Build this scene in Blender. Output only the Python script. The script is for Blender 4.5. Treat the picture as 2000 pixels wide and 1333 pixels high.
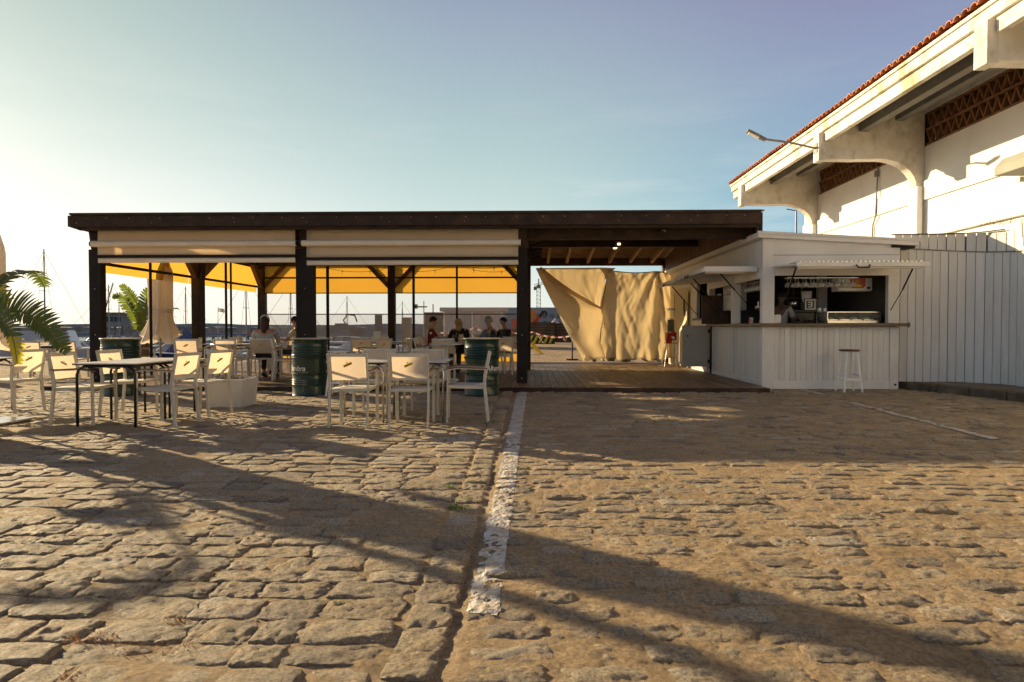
import bpy, bmesh, math, random
import numpy as np
from mathutils import Vector, Matrix
R = math.radians
random.seed(7); np.random.seed(7)
for o in list(bpy.data.objects): bpy.data.objects.remove(o, do_unlink=True)
sc = bpy.context.scene
col = sc.collection

# ------------------------------------------------------------ camera
FPX, CAMH = 1250.0, 1.12
YAW, PIT = math.atan(35/FPX), math.atan(26.5/FPX)
cam = bpy.data.cameras.new('camera'); co = bpy.data.objects.new('camera', cam); col.objects.link(co)
cam.sensor_width = 36; cam.lens = 36*FPX/2000; cam.clip_end = 9000; cam.clip_start = .05
co.location = (0, 0, CAMH); co.rotation_euler = (R(90)-PIT, 0, YAW)
sc.camera = co
# ------------------------------------------------------------ sun, sky, exposure
SUN_AZ, SUN_EL = R(57.5), R(15.5)          # azimuth to the left of +Y
sdir = Vector((-math.sin(SUN_AZ)*math.cos(SUN_EL), math.cos(SUN_AZ)*math.cos(SUN_EL), math.sin(SUN_EL)))
sl = bpy.data.lights.new('sun', 'SUN'); sl.energy = 5.0; sl.color = (1.0, .78, .46); sl.angle = R(.55)
so = bpy.data.objects.new('sun', sl); col.objects.link(so); so.location = (-40, 30, 30)
so.rotation_euler = (-sdir).to_track_quat('-Z', 'Y').to_euler()
w = bpy.data.worlds.new('World'); sc.world = w; w.use_nodes = True
nt = w.node_tree; nt.nodes.clear(); N = nt.nodes.new; L = nt.links.new
def ramp(stops, interp='B_SPLINE'):
    n = N('ShaderNodeValToRGB'); cr = n.color_ramp; cr.interpolation = interp
    while len(cr.elements) < len(stops): cr.elements.new(.5)
    for e, (p, c) in zip(cr.elements, stops):
        e.position = p; e.color = tuple((x/255/12.92 if x < 10 else ((x/255+.055)/1.055)**2.4) for x in c)+(1,)
    return n
tc = N('ShaderNodeTexCoord'); sep = N('ShaderNodeSeparateXYZ'); L(tc.outputs['Generated'], sep.inputs[0])
def mth(op, a, b=None, clamp=False):
    n = N('ShaderNodeMath'); n.operation = op; n.use_clamp = clamp
    for i, x in enumerate((a, b)):
        if x is None: continue
        if isinstance(x, (int, float)): n.inputs[i].default_value = x
        else: L(x, n.inputs[i])
    return n.outputs[0]
flat = N('ShaderNodeCombineXYZ'); L(sep.outputs[0], flat.inputs[0]); L(sep.outputs[1], flat.inputs[1])
nrm = N('ShaderNodeVectorMath'); nrm.operation = 'NORMALIZE'; L(flat.outputs[0], nrm.inputs[0])
dot = N('ShaderNodeVectorMath'); dot.operation = 'DOT_PRODUCT'; L(nrm.outputs[0], dot.inputs[0])
dot.inputs[1].default_value = (-math.sin(SUN_AZ), math.cos(SUN_AZ), 0)
az = dot.outputs['Value']
el = mth('ABSOLUTE', sep.outputs[2])
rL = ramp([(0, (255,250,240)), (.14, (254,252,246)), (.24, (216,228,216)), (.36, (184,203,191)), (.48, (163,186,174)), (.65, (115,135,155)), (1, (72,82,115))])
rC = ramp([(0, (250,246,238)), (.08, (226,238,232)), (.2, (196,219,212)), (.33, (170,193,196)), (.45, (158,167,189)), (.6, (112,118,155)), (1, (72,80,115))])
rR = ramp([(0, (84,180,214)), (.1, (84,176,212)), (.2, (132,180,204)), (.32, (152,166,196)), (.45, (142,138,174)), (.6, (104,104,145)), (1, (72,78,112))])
rB = ramp([(0, (128,116,120)), (.15, (140,124,122)), (.35, (118,110,124)), (.6, (92,92,120)), (1, (72,78,112))])  # unseen sky behind the camera, dimmed and warmed to shape the fill light
for r_ in (rL, rC, rR, rB): L(el, r_.inputs[0])  # zenith stops lie above the view, kept dark to lessen ambient light
def mixc(f, a, b):
    n = N('ShaderNodeMix'); n.data_type = 'RGBA'
    if isinstance(f, (int, float)): n.inputs[0].default_value = f
    else: L(f, n.inputs[0])
    L(a, n.inputs[6]); L(b, n.inputs[7]); return n.outputs[2]
def mapr(v, a, b):
    n = N('ShaderNodeMapRange'); n.interpolation_type = 'SMOOTHSTEP'; L(v, n.inputs[0]); n.inputs[1].default_value = a; n.inputs[2].default_value = b
    return n.outputs[0]
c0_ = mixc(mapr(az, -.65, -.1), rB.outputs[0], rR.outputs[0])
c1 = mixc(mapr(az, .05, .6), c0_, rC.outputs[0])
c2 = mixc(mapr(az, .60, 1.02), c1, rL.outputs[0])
# thin streaks of high cloud
mp = N('ShaderNodeMapping'); L(tc.outputs['Generated'], mp.inputs[0]); mp.inputs[3].default_value = (1.3, 1.3, 9); mp.inputs[2].default_value = (.05, .12, 0)
nz = N('ShaderNodeTexNoise'); L(mp.outputs[0], nz.inputs[0]); nz.inputs['Scale'].default_value = 2.2; nz.inputs['Detail'].default_value = 6; nz.inputs['Roughness'].default_value = .6
cl = mth('MULTIPLY', mth('MULTIPLY', mapr(nz.outputs[0], .45, .75), .4), mapr(el, .42, .12))
white = N('ShaderNodeRGB'); white.outputs[0].default_value = (.9, .9, .84, 1)
c3 = mixc(cl, c2, white.outputs[0])
sky = N('ShaderNodeTexSky'); sky.sky_type = 'NISHITA'; sky.sun_disc = False; sky.sun_elevation = SUN_EL; sky.sun_rotation = -SUN_AZ
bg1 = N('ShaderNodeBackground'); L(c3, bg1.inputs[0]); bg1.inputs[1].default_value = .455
bg2 = N('ShaderNodeBackground'); L(sky.outputs[0], bg2.inputs[0]); bg2.inputs[1].default_value = .012
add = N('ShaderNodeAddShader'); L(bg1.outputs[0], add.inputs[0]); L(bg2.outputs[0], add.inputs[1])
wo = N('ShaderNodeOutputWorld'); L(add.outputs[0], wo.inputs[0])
sc.view_settings.view_transform = 'Standard'; sc.view_settings.look = 'None'
sc.view_settings.gamma = 1; sc.view_settings.use_curve_mapping = False; sc.view_settings.exposure = 0.95
sc.render.engine = 'CYCLES'
sc.cycles.transparent_max_bounces = 24

# ------------------------------------------------------------ measuring helpers: turn a line of sight into a place at a known distance
def ray(px, py):
    x, y, z = (px-1000)/FPX, 1.0, (666.5-py)/FPX
    c, s = math.cos(-PIT), math.sin(-PIT); y, z = y*c-z*s, y*s+z*c
    c, s = math.cos(YAW), math.sin(YAW); x, y = x*c-y*s, x*s+y*c
    return x, y, z
def at(px, py, Y):
    x, y, z = ray(px, py); return Vector((x/y*Y, Y, CAMH+z/y*Y))
def gr(px, py, z=0):
    x, y, q = ray(px, py); t = (z-CAMH)/q; return Vector((x*t, y*t, z))

# ------------------------------------------------------------ mesh helpers
class MB:
    def __init__(s): s.v = []; s.f = []; s.m = []
    def add(s, vs, fs, mi=0):
        b = len(s.v); s.v += [tuple(p) for p in vs]; s.f += [tuple(i+b for i in f) for f in fs]; s.m += [mi]*len(fs); return s
    def box(s, x0, x1, y0, y1, z0, z1, mi=0, M=None):
        vs = [Vector(p) for p in ((x0,y0,z0),(x1,y0,z0),(x1,y1,z0),(x0,y1,z0),(x0,y0,z1),(x1,y0,z1),(x1,y1,z1),(x0,y1,z1))]
        if M is not None: vs = [M @ p for p in vs]
        return s.add(vs, [(0,3,2,1),(4,5,6,7),(0,1,5,4),(1,2,6,5),(2,3,7,6),(3,0,4,7)], mi)
    def sweep(s, pts, w, d, side=(1,0,0), mi=0):
        """rectangular section: w along side, d across"""
        pts = [Vector(p) for p in pts]; side = Vector(side).normalized(); n = len(pts); vs = []
        for i, p in enumerate(pts):
            t = (pts[min(i+1,n-1)]-pts[max(i-1,0)]).normalized(); u = side-t*side.dot(t)
            u = u.normalized() if u.length > 1e-5 else Vector((0,1,0)); k = t.cross(u)
            vs += [p+u*w/2+k*d/2, p-u*w/2+k*d/2, p-u*w/2-k*d/2, p+u*w/2-k*d/2]
        fs = [(0,1,2,3), tuple(4*(n-1)+i for i in (3,2,1,0))]
        for i in range(n-1):
            for j in range(4): fs.append((4*i+j, 4*(i+1)+j, 4*(i+1)+(j+1)%4, 4*i+(j+1)%4))
        return s.add(vs, fs, mi)
    def bar(s, a, b, w, d, side=(0,0,1), mi=0): return s.sweep([a, b], w, d, side, mi)
    def tube(s, pts, r, n=8, mi=0):
        pts = [Vector(p) for p in pts]; m = len(pts); rs = r if isinstance(r, (list, tuple)) else [r]*m; vs = []; ref = None
        for i, p in enumerate(pts):
            t = (pts[min(i+1,m-1)]-pts[max(i-1,0)]).normalized()
            if ref is None: ref = t.orthogonal().normalized()
            u = (ref-t*ref.dot(t)).normalized(); ref = u; k = t.cross(u)
            for j in range(n): a = 2*math.pi*j/n; vs.append(p+u*math.cos(a)*rs[i]+k*math.sin(a)*rs[i])
        fs = [tuple(range(n-1,-1,-1)), tuple((m-1)*n+j for j in range(n))]
        for i in range(m-1):
            for j in range(n): fs.append((i*n+j, i*n+(j+1)%n, (i+1)*n+(j+1)%n, (i+1)*n+j))
        return s.add(vs, fs, mi)
    def lathe(s, prof, c=(0,0,0), n=24, mi=0, rf=None):
        vs = []; fs = []; m = len(prof)
        for i, (r, z) in enumerate(prof):
            for j in range(n):
                a = 2*math.pi*j/n; q = r*(rf(a, z) if rf else 1); vs.append((c[0]+q*math.cos(a), c[1]+q*math.sin(a), c[2]+z))
        for i in range(m-1):
            for j in range(n): fs.append((i*n+j, i*n+(j+1)%n, (i+1)*n+(j+1)%n, (i+1)*n+j))
        fs.append(tuple(range(n-1,-1,-1))); fs.append(tuple((m-1)*n+j for j in range(n)))
        return s.add(vs, fs, mi)
    def prism(s, poly, fn, a, b, mi=0):
        """poly: 2d points, fn(u, v, t) -> xyz ; extruded from t=a to t=b"""
        n = len(poly); vs = [fn(u, v, a) for u, v in poly]+[fn(u, v, b) for u, v in poly]
        fs = [tuple(range(n-1,-1,-1)), tuple(range(n, 2*n))]+[(i, (i+1)%n, n+(i+1)%n, n+i) for i in range(n)]
        return s.add(vs, fs, mi)
    def grid(s, rows, mi=0, th=0):
        m, n = len(rows), len(rows[0]); vs = [p for r in rows for p in r]
        fs = [(i*n+j, i*n+j+1, (i+1)*n+j+1, (i+1)*n+j) for i in range(m-1) for j in range(n-1)]
        return s.add(vs, fs, mi)
    def mesh(s, name, mats, smooth=False):
        me = bpy.data.meshes.new(name); me.from_pydata([tuple(p) for p in s.v], [], s.f)
        for m in (mats if isinstance(mats, (list, tuple)) else [mats]): me.materials.append(m)
        if any(s.m): me.polygons.foreach_set('material_index', s.m)
        bm = bmesh.new(); bm.from_mesh(me); bmesh.ops.recalc_face_normals(bm, faces=bm.faces); bm.to_mesh(me); bm.free()
        if smooth: me.shade_smooth() if smooth is True else None
        return me
def org(p):
    v = Vector((0,0,0))
    while p is not None: v += p.location; p = p.parent
    return v
def tag(o, label=None, cat=None, group=None, kind=None):
    if label: o['label'] = label
    if cat: o['category'] = cat
    if group: o['group'] = group
    if kind: o['kind'] = kind
    return o
def link(name, me, parent=None, loc=None, rot=None):
    """loc is a place in the world; without it the mesh itself is in world coordinates"""
    o = bpy.data.objects.new(name, me); col.objects.link(o)
    g = org(parent) if parent is not None else Vector((0,0,0))
    if parent is not None: o.parent = parent
    o.location = (Vector(loc)-g) if loc is not None else -g
    if loc is None and parent is not None:
        me.transform(Matrix.Translation(-g)); o.location = (0,0,0)
    if rot is not None: o.rotation_euler = rot
    return o
def build(name, mb, mats, parent=None, smooth=False, bev=0, auto=False, base=None):
    me = mb.mesh(name, mats, smooth and not auto)
    if base is not None: me.transform(Matrix.Translation(-Vector(base)))
    o = link(name, me, parent) if base is None else link(name, me, parent, base)
    if auto:
        me.shade_smooth()
        bm = bmesh.new(); bm.from_mesh(me)
        for e in bm.edges:
            if len(e.link_faces) == 2 and e.calc_face_angle(0) > .6: e.smooth = False
        bm.to_mesh(me); bm.free()
    if bev:
        b = o.modifiers.new('bevel', 'BEVEL'); b.width = bev; b.segments = 2; b.limit_method = 'ANGLE'; b.angle_limit = R(40)
    return o
def empty(name, loc, label=None, cat=None, group=None, rz=0):
    o = bpy.data.objects.new(name, None); col.objects.link(o); o.location = loc; o.rotation_euler = (0,0,rz); o.empty_display_size = .1
    return tag(o, label, cat, group)
def copy_tree(o, parent=None):
    c = o.copy(); col.objects.link(c); c.parent = parent
    for ch in list(o.children): copy_tree(ch, c)
    return c
def text_mesh(txt, size, shear=0, extrude=0, font_res=1, space=1.0, bold=0):
    cu = bpy.data.curves.new('t', 'FONT'); cu.body = txt; cu.size = size; cu.shear = shear; cu.extrude = extrude; cu.resolution_u = font_res
    cu.space_character = space; cu.offset = bold
    ob = bpy.data.objects.new('t', cu); col.objects.link(ob); bpy.context.view_layer.update()
    me = bpy.data.meshes.new_from_object(ob.evaluated_get(bpy.context.evaluated_depsgraph_get()))
    vs = [tuple(v.co) for v in me.vertices]; fs = [tuple(p.vertices) for p in me.polygons]
    bpy.data.objects.remove(ob, do_unlink=True); bpy.data.meshes.remove(me)
    return vs, fs

# ------------------------------------------------------------ materials
def mk(name, c, rough=.6, var=.15, vs=3.0, bump=.15, bs=30.0, metal=0, stretch=(1,1,1), rand=.12, trans=0, tcol=None, c2=None, spec=.4, alpha=0, attr=None, detail=5, coat=0, stain=None):
    m = bpy.data.materials.new(name); m.use_nodes = True; t = m.node_tree; t.nodes.clear()
    n = t.nodes.new; l = t.links.new
    out = n('ShaderNodeOutputMaterial'); b = n('ShaderNodeBsdfPrincipled')
    tc = n('ShaderNodeTexCoord'); oi = n('ShaderNodeObjectInfo')
    mp = n('ShaderNodeMapping'); l(tc.outputs['Object'], mp.inputs[0]); mp.inputs[3].default_value = stretch
    off = n('ShaderNodeVectorMath'); off.operation = 'ADD'; sc_ = n('ShaderNodeMath'); sc_.operation = 'MULTIPLY'; sc_.inputs[1].default_value = 37.
    l(oi.outputs['Random'], sc_.inputs[0]); l(mp.outputs[0], off.inputs[0]); l(sc_.outputs[0], off.inputs[1])
    n1 = n('ShaderNodeTexNoise'); n1.inputs['Scale'].default_value = vs; n1.inputs['Detail'].default_value = detail; n1.inputs['Roughness'].default_value = .62; l(off.outputs[0], n1.inputs[0])
    n2 = n('ShaderNodeTexNoise'); n2.inputs['Scale'].default_value = bs; n2.inputs['Detail'].default_value = 4; l(off.outputs[0], n2.inputs[0])
    cr = n('ShaderNodeValToRGB'); cr.color_ramp.elements[0].position = .3; cr.color_ramp.elements[1].position = .72
    d = c2 if c2 else tuple(x*(1-2*var) for x in c)
    cr.color_ramp.elements[0].color = (*d, 1); cr.color_ramp.elements[1].color = (*[min(1, x*(1+var)) for x in c], 1)
    l(n1.outputs[0], cr.inputs[0])
    hv = n('ShaderNodeHueSaturation'); l(cr.outputs[0], hv.inputs['Color'])
    mr = n('ShaderNodeMapRange'); mr.inputs[3].default_value = 1-rand; mr.inputs[4].default_value = 1+rand
    if attr:
        at_ = n('ShaderNodeAttribute'); at_.attribute_name = attr; l(at_.outputs['Fac'], mr.inputs[0])
    else: l(oi.outputs['Random'], mr.inputs[0])
    l(mr.outputs[0], hv.inputs['Value']); fin = hv.outputs[0]
    if stain:
        sc3, ss, slo, shi, sst = stain
        mp3 = n('ShaderNodeMapping'); l(tc.outputs['Object'], mp3.inputs[0]); mp3.inputs[3].default_value = sst
        n3 = n('ShaderNodeTexNoise'); n3.inputs['Scale'].default_value = ss; n3.inputs['Detail'].default_value = 7; n3.inputs['Roughness'].default_value = .7; l(mp3.outputs[0], n3.inputs[0])
        m3 = n('ShaderNodeMapRange'); m3.inputs[1].default_value = slo; m3.inputs[2].default_value = shi; m3.inputs[4].default_value = .85; l(n3.outputs[0], m3.inputs[0])
        x3 = n('ShaderNodeMix'); x3.data_type = 'RGBA'; l(m3.outputs[0], x3.inputs[0]); l(fin, x3.inputs[6]); x3.inputs[7].default_value = (*sc3, 1); fin = x3.outputs[2]
    l(fin, b.inputs['Base Color'])
    b.inputs['Metallic'].default_value = metal; b.inputs['Specular IOR Level'].default_value = spec; b.inputs['Coat Weight'].default_value = coat
    rr = n('ShaderNodeMapRange'); rr.inputs[3].default_value = max(0, rough-.12); rr.inputs[4].default_value = min(1, rough+.12); l(n2.outputs[0], rr.inputs[0]); l(rr.outputs[0], b.inputs['Roughness'])
    if bump:
        bp = n('ShaderNodeBump'); bp.inputs['Strength'].default_value = min(1, bump*3); bp.inputs['Distance'].default_value = .01*bump*3; l(n2.outputs[0], bp.inputs['Height']); l(bp.outputs[0], b.inputs['Normal'])
    last = b.outputs[0]
    if trans:
        tr = n('ShaderNodeBsdfTranslucent'); tr.inputs[0].default_value = (*(tcol or c), 1); mx = n('ShaderNodeMixShader'); mx.inputs[0].default_value = trans
        l(last, mx.inputs[1]); l(tr.outputs[0], mx.inputs[2]); last = mx.outputs[0]
    if alpha:
        tp = n('ShaderNodeBsdfTransparent'); mx = n('ShaderNodeMixShader'); mx.inputs[0].default_value = alpha
        l(last, mx.inputs[1]); l(tp.outputs[0], mx.inputs[2]); last = mx.outputs[0]
    l(last, out.inputs[0]); return m
M = {}
M['wood_dark'] = mk('dark_stained_wood', (.050,.027,.015), .7, .35, 4, .25, 30, stretch=(1,1,1), rand=.25)
M['wood_dark_v'] = mk('dark_stained_board', (.13,.06,.025), .6, .35, 5, .25, 30, stretch=(4,4,.4), rand=.3)
M['wood_mid'] = mk('brown_wood', (.14,.075,.035), .55, .3, 3, .2, 25, stretch=(6,6,.7), rand=.15)
M['wood_lt'] = mk('ceiling_wood', (.30,.18,.09), .6, .25, 4, .2, 30, rand=.15)
M['deck'] = mk('deck_board', (.26,.165,.10), .5, .35, 3, .3, 40, stretch=(6,.5,3), rand=.28)
M['steel_dark'] = mk('dark_painted_steel', (.020,.015,.012), .65, .2, 3, .05, 50, spec=.25)
M['black'] = mk('black_metal', (.012,.012,.012), .35, .2, 5, .03, 60)
M['chair'] = mk('cream_painted_aluminium', (.60,.57,.48), .42, .06, 6, .03, 80, rand=.06)
M['textile'] = mk('cream_textile', (.74,.68,.55), .75, .05, 8, .12, 260, trans=.45, tcol=(.90,.72,.52), rand=.06)
M['seat'] = mk('seat_textile', (.62,.58,.50), .7, .05, 8, .1, 240, rand=.06)
M['armwood'] = mk('armrest_wood', (.24,.13,.065), .5, .25, 12, .1, 40, stretch=(4,1,1))
M['yellow_print'] = mk('yellow_print', (.80,.62,.03), .6, .04, 5, 0, 40)
M['red_print'] = mk('dark_red_print', (.22,.06,.02), .6, .04, 5, 0, 40)
M['white_paint'] = mk('white_paint', (.78,.76,.72), .55, .05, 1.6, .06, 12, rand=.04, c2=(.70,.67,.63), stain=((.45,.40,.33), 1.1, .6, .9, (1,1,.5)))
M['white_board'] = mk('white_painted_board', (.77,.75,.71), .6, .05, 1.4, .08, 24, stretch=(3,3,.6), rand=.05, c2=(.68,.65,.60), stain=((.42,.37,.30), 1.3, .6, .85, (1,1,.6)))
M['tabletop'] = mk('pale_laminate', (.66,.65,.62), .35, .03, 5, 0, 60)
M['chrome'] = mk('brushed_metal', (.55,.53,.50), .25, .08, 5, .03, 60, metal=1)
M['barrel'] = mk('dark_green_enamel', (.006,.034,.022), .32, .15, 3, .04, 14, rand=.05, coat=.25)
M['white_print'] = mk('white_print', (.78,.78,.74), .5, .03, 4, 0, 40)
M['pale_print'] = mk('faded_print', (.22,.28,.25), .5, .05, 4, 0, 40)
M['barreltop'] = mk('pale_wood_top', (.55,.48,.36), .5, .12, 5, .05, 30)
M['blind'] = mk('cream_blind_fabric', (.92,.82,.66), .8, .05, 1.5, .05, 200, trans=.5, tcol=(.95,.82,.62), stretch=(1,1,1))
M['valance'] = mk('cream_valance', (.86,.78,.64), .7, .05, 1.5, .03, 200)
M['yellow'] = mk('yellow_awning_fabric', (.60,.36,.05), .8, .10, 1.0, .06, 30, trans=.6, tcol=(.70,.38,.05))
M['plastic'] = mk('clear_plastic', (.75,.74,.70), .25, .1, .7, .06, 1.5, alpha=.86, spec=.5)
M['plastic_haze'] = mk('hazy_plastic', (.78,.76,.72), .35, .1, .7, .08, 1.2, alpha=.66, spec=.5)
M['canvas'] = mk('tan_canvas', (.76,.68,.54), .85, .08, 1.6, .12, 60, trans=.5, tcol=(.93,.82,.61), c2=(.68,.59,.44))
M['rock'] = mk('weathered_rock', (.13,.10,.07), .9, .3, 9, .6, 30)
M['stucco'] = mk('white_stucco', (.84,.82,.78), .75, .04, .9, .25, 9, rand=.02, c2=(.76,.73,.68), stain=((.58,.53,.45), 1.0, .56, .8, (1,1,.35)))
M['concrete'] = mk('aged_white_concrete', (.74,.71,.66), .75, .12, 1.1, .2, 12, rand=.04, c2=(.52,.46,.37), stain=((.36,.30,.20), 2.2, .52, .70, (1,1,.7)))
M['fascia'] = mk('stained_white_fascia', (.80,.77,.71), .7, .04, 2.2, .2, 10, rand=.05, c2=(.66,.60,.48), stretch=(1,1,.5), stain=((.34,.27,.12), 1.7, .50, .64, (1,1,1.3)))
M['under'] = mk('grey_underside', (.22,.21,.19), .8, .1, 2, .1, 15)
M['tile'] = mk('terracotta_tile', (.62,.24,.11), .8, .25, 6, .3, 40, rand=.3)
M['terra'] = mk('terracotta_lattice', (.30,.15,.07), .85, .2, 5, .2, 25, rand=.12)
M['grey_door'] = mk('light_grey_panel', (.64,.53,.41), .8, .05, 2, .02, 30, spec=.05)
M['beige_door'] = mk('beige_door', (.62,.54,.38), .5, .05, 2, .03, 30)
M['counter'] = mk('brown_counter_wood', (.16,.10,.058), .4, .25, 5, .1, 30, stretch=(1,6,6))
M['interior'] = mk('interior_wall', (.11,.095,.08), .7, .1, 3, .05, 20)  # dark tone carries the shade inside the bar; the walls themselves are white
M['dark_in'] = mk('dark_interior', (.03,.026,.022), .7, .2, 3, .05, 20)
M['glass'] = mk('drinking_glass', (.6,.6,.58), .08, .02, 3, 0, 20, alpha=.93, spec=.9)
M['wineglass'] = mk('wine_glass', (.85,.83,.78), .06, .02, 3, 0, 20, alpha=.55, spec=1)
M['red_plastic'] = mk('red_plastic', (.42,.02,.012), .35, .05, 4, .02, 30)
M['yellow_plastic'] = mk('yellow_plastic', (.75,.52,.02), .45, .1, 4, .05, 30)
M['nuts'] = mk('nut_mix', (.22,.19,.05), .6, .5, 60, .4, 80)
M['kerb'] = mk('kerb_stone', (.16,.12,.08), .85, .3, 4, .5, 30, rand=.2)
M['planter'] = mk('white_planter', (.70,.68,.63), .6, .05, 3, .06, 20)
M['leaf'] = mk('palm_leaf', (.055,.085,.016), .42, .3, 4, .1, 20, trans=.35, tcol=(.22,.29,.03), rand=.2)
M['bright_white'] = mk('bright_white_paint', (.86,.87,.86), .4, .02, 3, .02, 20)
M['leaf_y'] = mk('yellowed_leaf', (.55,.45,.02), .5, .2, 6, .1, 20, trans=.4, tcol=(.8,.7,.04), rand=.2)
M['stem'] = mk('palm_stem', (.16,.17,.05), .5, .2, 5, .1, 20)
M['trunk'] = mk('trunk_fibre', (.10,.065,.035), .9, .3, 8, .6, 25)
M['parasol'] = mk('cream_parasol_fabric', (.84,.75,.62), .85, .06, 3, .12, 60, trans=.3, tcol=(.92,.80,.64))
M['skin'] = mk('skin', (.42,.23,.15), .5, .06, 10, .02, 80, rand=.06)
M['skin_dark'] = mk('tanned_skin', (.16,.08,.05), .5, .06, 10, .02, 80)
M['hull'] = mk('white_gelcoat', (.62,.63,.66), .3, .06, 1, .02, 10, rand=.15)
M['hull_blue'] = mk('navy_hull', (.03,.05,.13), .35, .1, 1, .02, 10)
M['window'] = mk('tinted_window', (.02,.025,.03), .12, .1, 2, 0, 10)
M['sailcover'] = mk('blue_sail_cover', (.09,.12,.22), .8, .15, 3, .2, 12)
M['mast'] = mk('mast_alloy', (.30,.28,.25), .4, .05, 2, 0, 10)
M['rope'] = mk('wire', (.10,.09,.08), .5, .05, 2, 0, 10)
M['pontoon'] = mk('pontoon_wood', (.20,.17,.13), .8, .2, 1, .1, 10)
M['breakwater'] = mk('breakwater_stone', (.34,.27,.20), .9, .3, .25, .5, 1.5)
M['hill'] = mk('far_hill', (.42,.47,.47), 1, .1, .01, 0, 1)  # pale tone stands in for distance haze; no air volume is built
M['container'] = mk('rusty_brown_container', (.12,.08,.05), .7, .3, .9, .15, 8)
M['cabinwall'] = mk('pale_cabin_wall', (.52,.46,.44), .7, .06, .8, .05, 8)
M['shed_brown'] = mk('brown_cabin_panel', (.22,.15,.11), .7, .1, 1, .05, 8)
M['far_grey'] = mk('far_building_wall', (.45,.42,.40), .9, .15, .15, 0, 3)
M['orange'] = mk('orange_net', (.75,.30,.08), .8, .1, 1, .1, 10)
M['bush'] = mk('bush_leaf', (.06,.09,.03), .7, .3, 3, .1, 20)
M['weed'] = mk('weed_leaf', (.10,.17,.02), .6, .3, 6, 0, 20, trans=.3, tcol=(.3,.5,.05))
M['dryweed'] = mk('dry_orange_weed', (.36,.15,.04), .8, .3, 6, 0, 20, trans=.2)
def solid(name, c, rough=.7, **k):
    return mk(name, c, rough, .06, 5, .06, 40, **k)
def emit(name, c, s):
    m = bpy.data.materials.new(name); m.use_nodes = True; t = m.node_tree; t.nodes.clear()
    e = t.nodes.new('ShaderNodeEmission'); e.inputs[0].default_value = (*c, 1); e.inputs[1].default_value = s
    o = t.nodes.new('ShaderNodeOutputMaterial'); t.links.new(e.outputs[0], o.inputs[0]); return m

# ============================================================ GROUND
def hash2(i, j, s):
    h = np.sin(i*127.1+j*311.7+s*74.7)*43758.5453; return h-np.floor(h)
def vnoise(x, y, s=0):
    x = np.asarray(x, float); y = np.asarray(y, float)
    i, j = np.floor(x), np.floor(y); u, v = x-i, y-j; u = u*u*(3-2*u); v = v*v*(3-2*v)
    return (hash2(i,j,s)*(1-u)+hash2(i+1,j,s)*u)*(1-v)+(hash2(i,j+1,s)*(1-u)+hash2(i+1,j+1,s)*u)*v
def fbm(x, y, s=0, o=3):
    t = 0; a = .5
    for k in range(o): t = t+a*(vnoise(x*2**k, y*2**k, s+k*5)-.5); a *= .5
    return t
def und(x, y):                                   # gentle waves of the whole paving
    return .016*fbm(x*.5, y*.5, 3, 2)
def side(x, y):                                  # 0 on the open jointed left half, 1 on the mortar filled right half
    t = (np.asarray(x, float)+.28+.05*fbm(x*3, np.asarray(y, float)*3, 9, 2))/.12; return np.clip(t, 0, 1)
GT = -.24                                        # x of the joint left of the painted line
def mortar(x, y):
    s = side(x, y)
    lo = -.0085+.020*fbm(x*9, y*11, 21, 4)+.05*np.clip(fbm(x*1.6, y*1.6, 55, 3)-.03, 0, .3)
    hi = -.0078+.012*fbm(x*6, y*6, 31, 3)+.018*fbm(x*18, y*24, 37, 4)+.009*fbm(x*2, y*2, 41, 2)
    gs = np.exp(-((np.asarray(x, float)+.395)/.11)**4); lo = lo*(1-gs)+gs*(-.012+.006*fbm(x*12, y*12, 23, 3))
    g = np.exp(-((np.asarray(x, float)+.285)/.028)**2)*.009*(.5+vnoise(x*0+3, y*2.5, 71))*(np.asarray(y, float) < 9)
    comb = np.sin((x*1.0-y*.35+.05*fbm(x*4, y*4, 65, 2)*4)*2*math.pi/.034)*.0017*np.clip(fbm(x*2.1, y*3.1, 61, 3)*8-.4, 0, 1)
    return und(x, y)+lo*(1-s)+(hi+comb)*s-g
def quay_z(X, Y):                                # harbour basin beyond the quay edge
    return ((Y > 22.6) & (X < -4.6)) | (Y > 62)
xs = np.unique(np.round(np.concatenate([np.array([-4000,-1500,-600,-250,-120,-60,-40,-30,-24,-20,-17,-14.5,-12.5]), np.arange(-11, -4.61, .1), [-4.6, -4.56], np.arange(-4.5, -2.61, .03), np.arange(-2.6, 2.4, .016), np.arange(2.4, 3.6, .03), np.arange(3.6, 9.6, .09), np.array([10,12,15,20,30,50,100,250,600,1500,4000])]), 4))
ys = np.unique(np.round(np.concatenate([np.array([-300,-80,-30,-12,-5,-1,.4]), np.arange(.8, 1.5, .05), np.arange(1.5, 4.0, .016), np.arange(4.0, 6.0, .03), np.arange(6.0, 12.4, .08), np.arange(13, 22.6, 1.2), [22.6, 22.63, 25, 30, 40, 50, 62, 62.05, 90, 200, 600, 2000, 6000]]), 4))
XX, YY = np.meshgrid(xs, ys)
near = (XX > -11) & (XX < 9.6) & (YY > .6) & (YY < 12.4)
ZZ = np.where(near, mortar(XX, YY), und(np.clip(XX,-40,40), np.clip(YY,-20,40))*.5-.006)
deck_zone = (XX > -8.8) & (XX < 7.2) & (YY > 11.0) & (YY < 21)
ZZ = np.where(deck_zone, np.minimum(ZZ, -.02), ZZ)
ZZ = np.where(quay_z(XX, YY), -4.0, ZZ)
me = bpy.data.meshes.new('ground'); ny, nx = XX.shape
idx = np.arange(nx*ny).reshape(ny, nx)
F = np.stack([idx[:-1,:-1], idx[:-1,1:], idx[1:,1:], idx[1:,:-1]], -1).reshape(-1, 4)
me.vertices.add(nx*ny); me.vertices.foreach_set('co', np.stack([XX, YY, ZZ], -1).reshape(-1))
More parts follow.
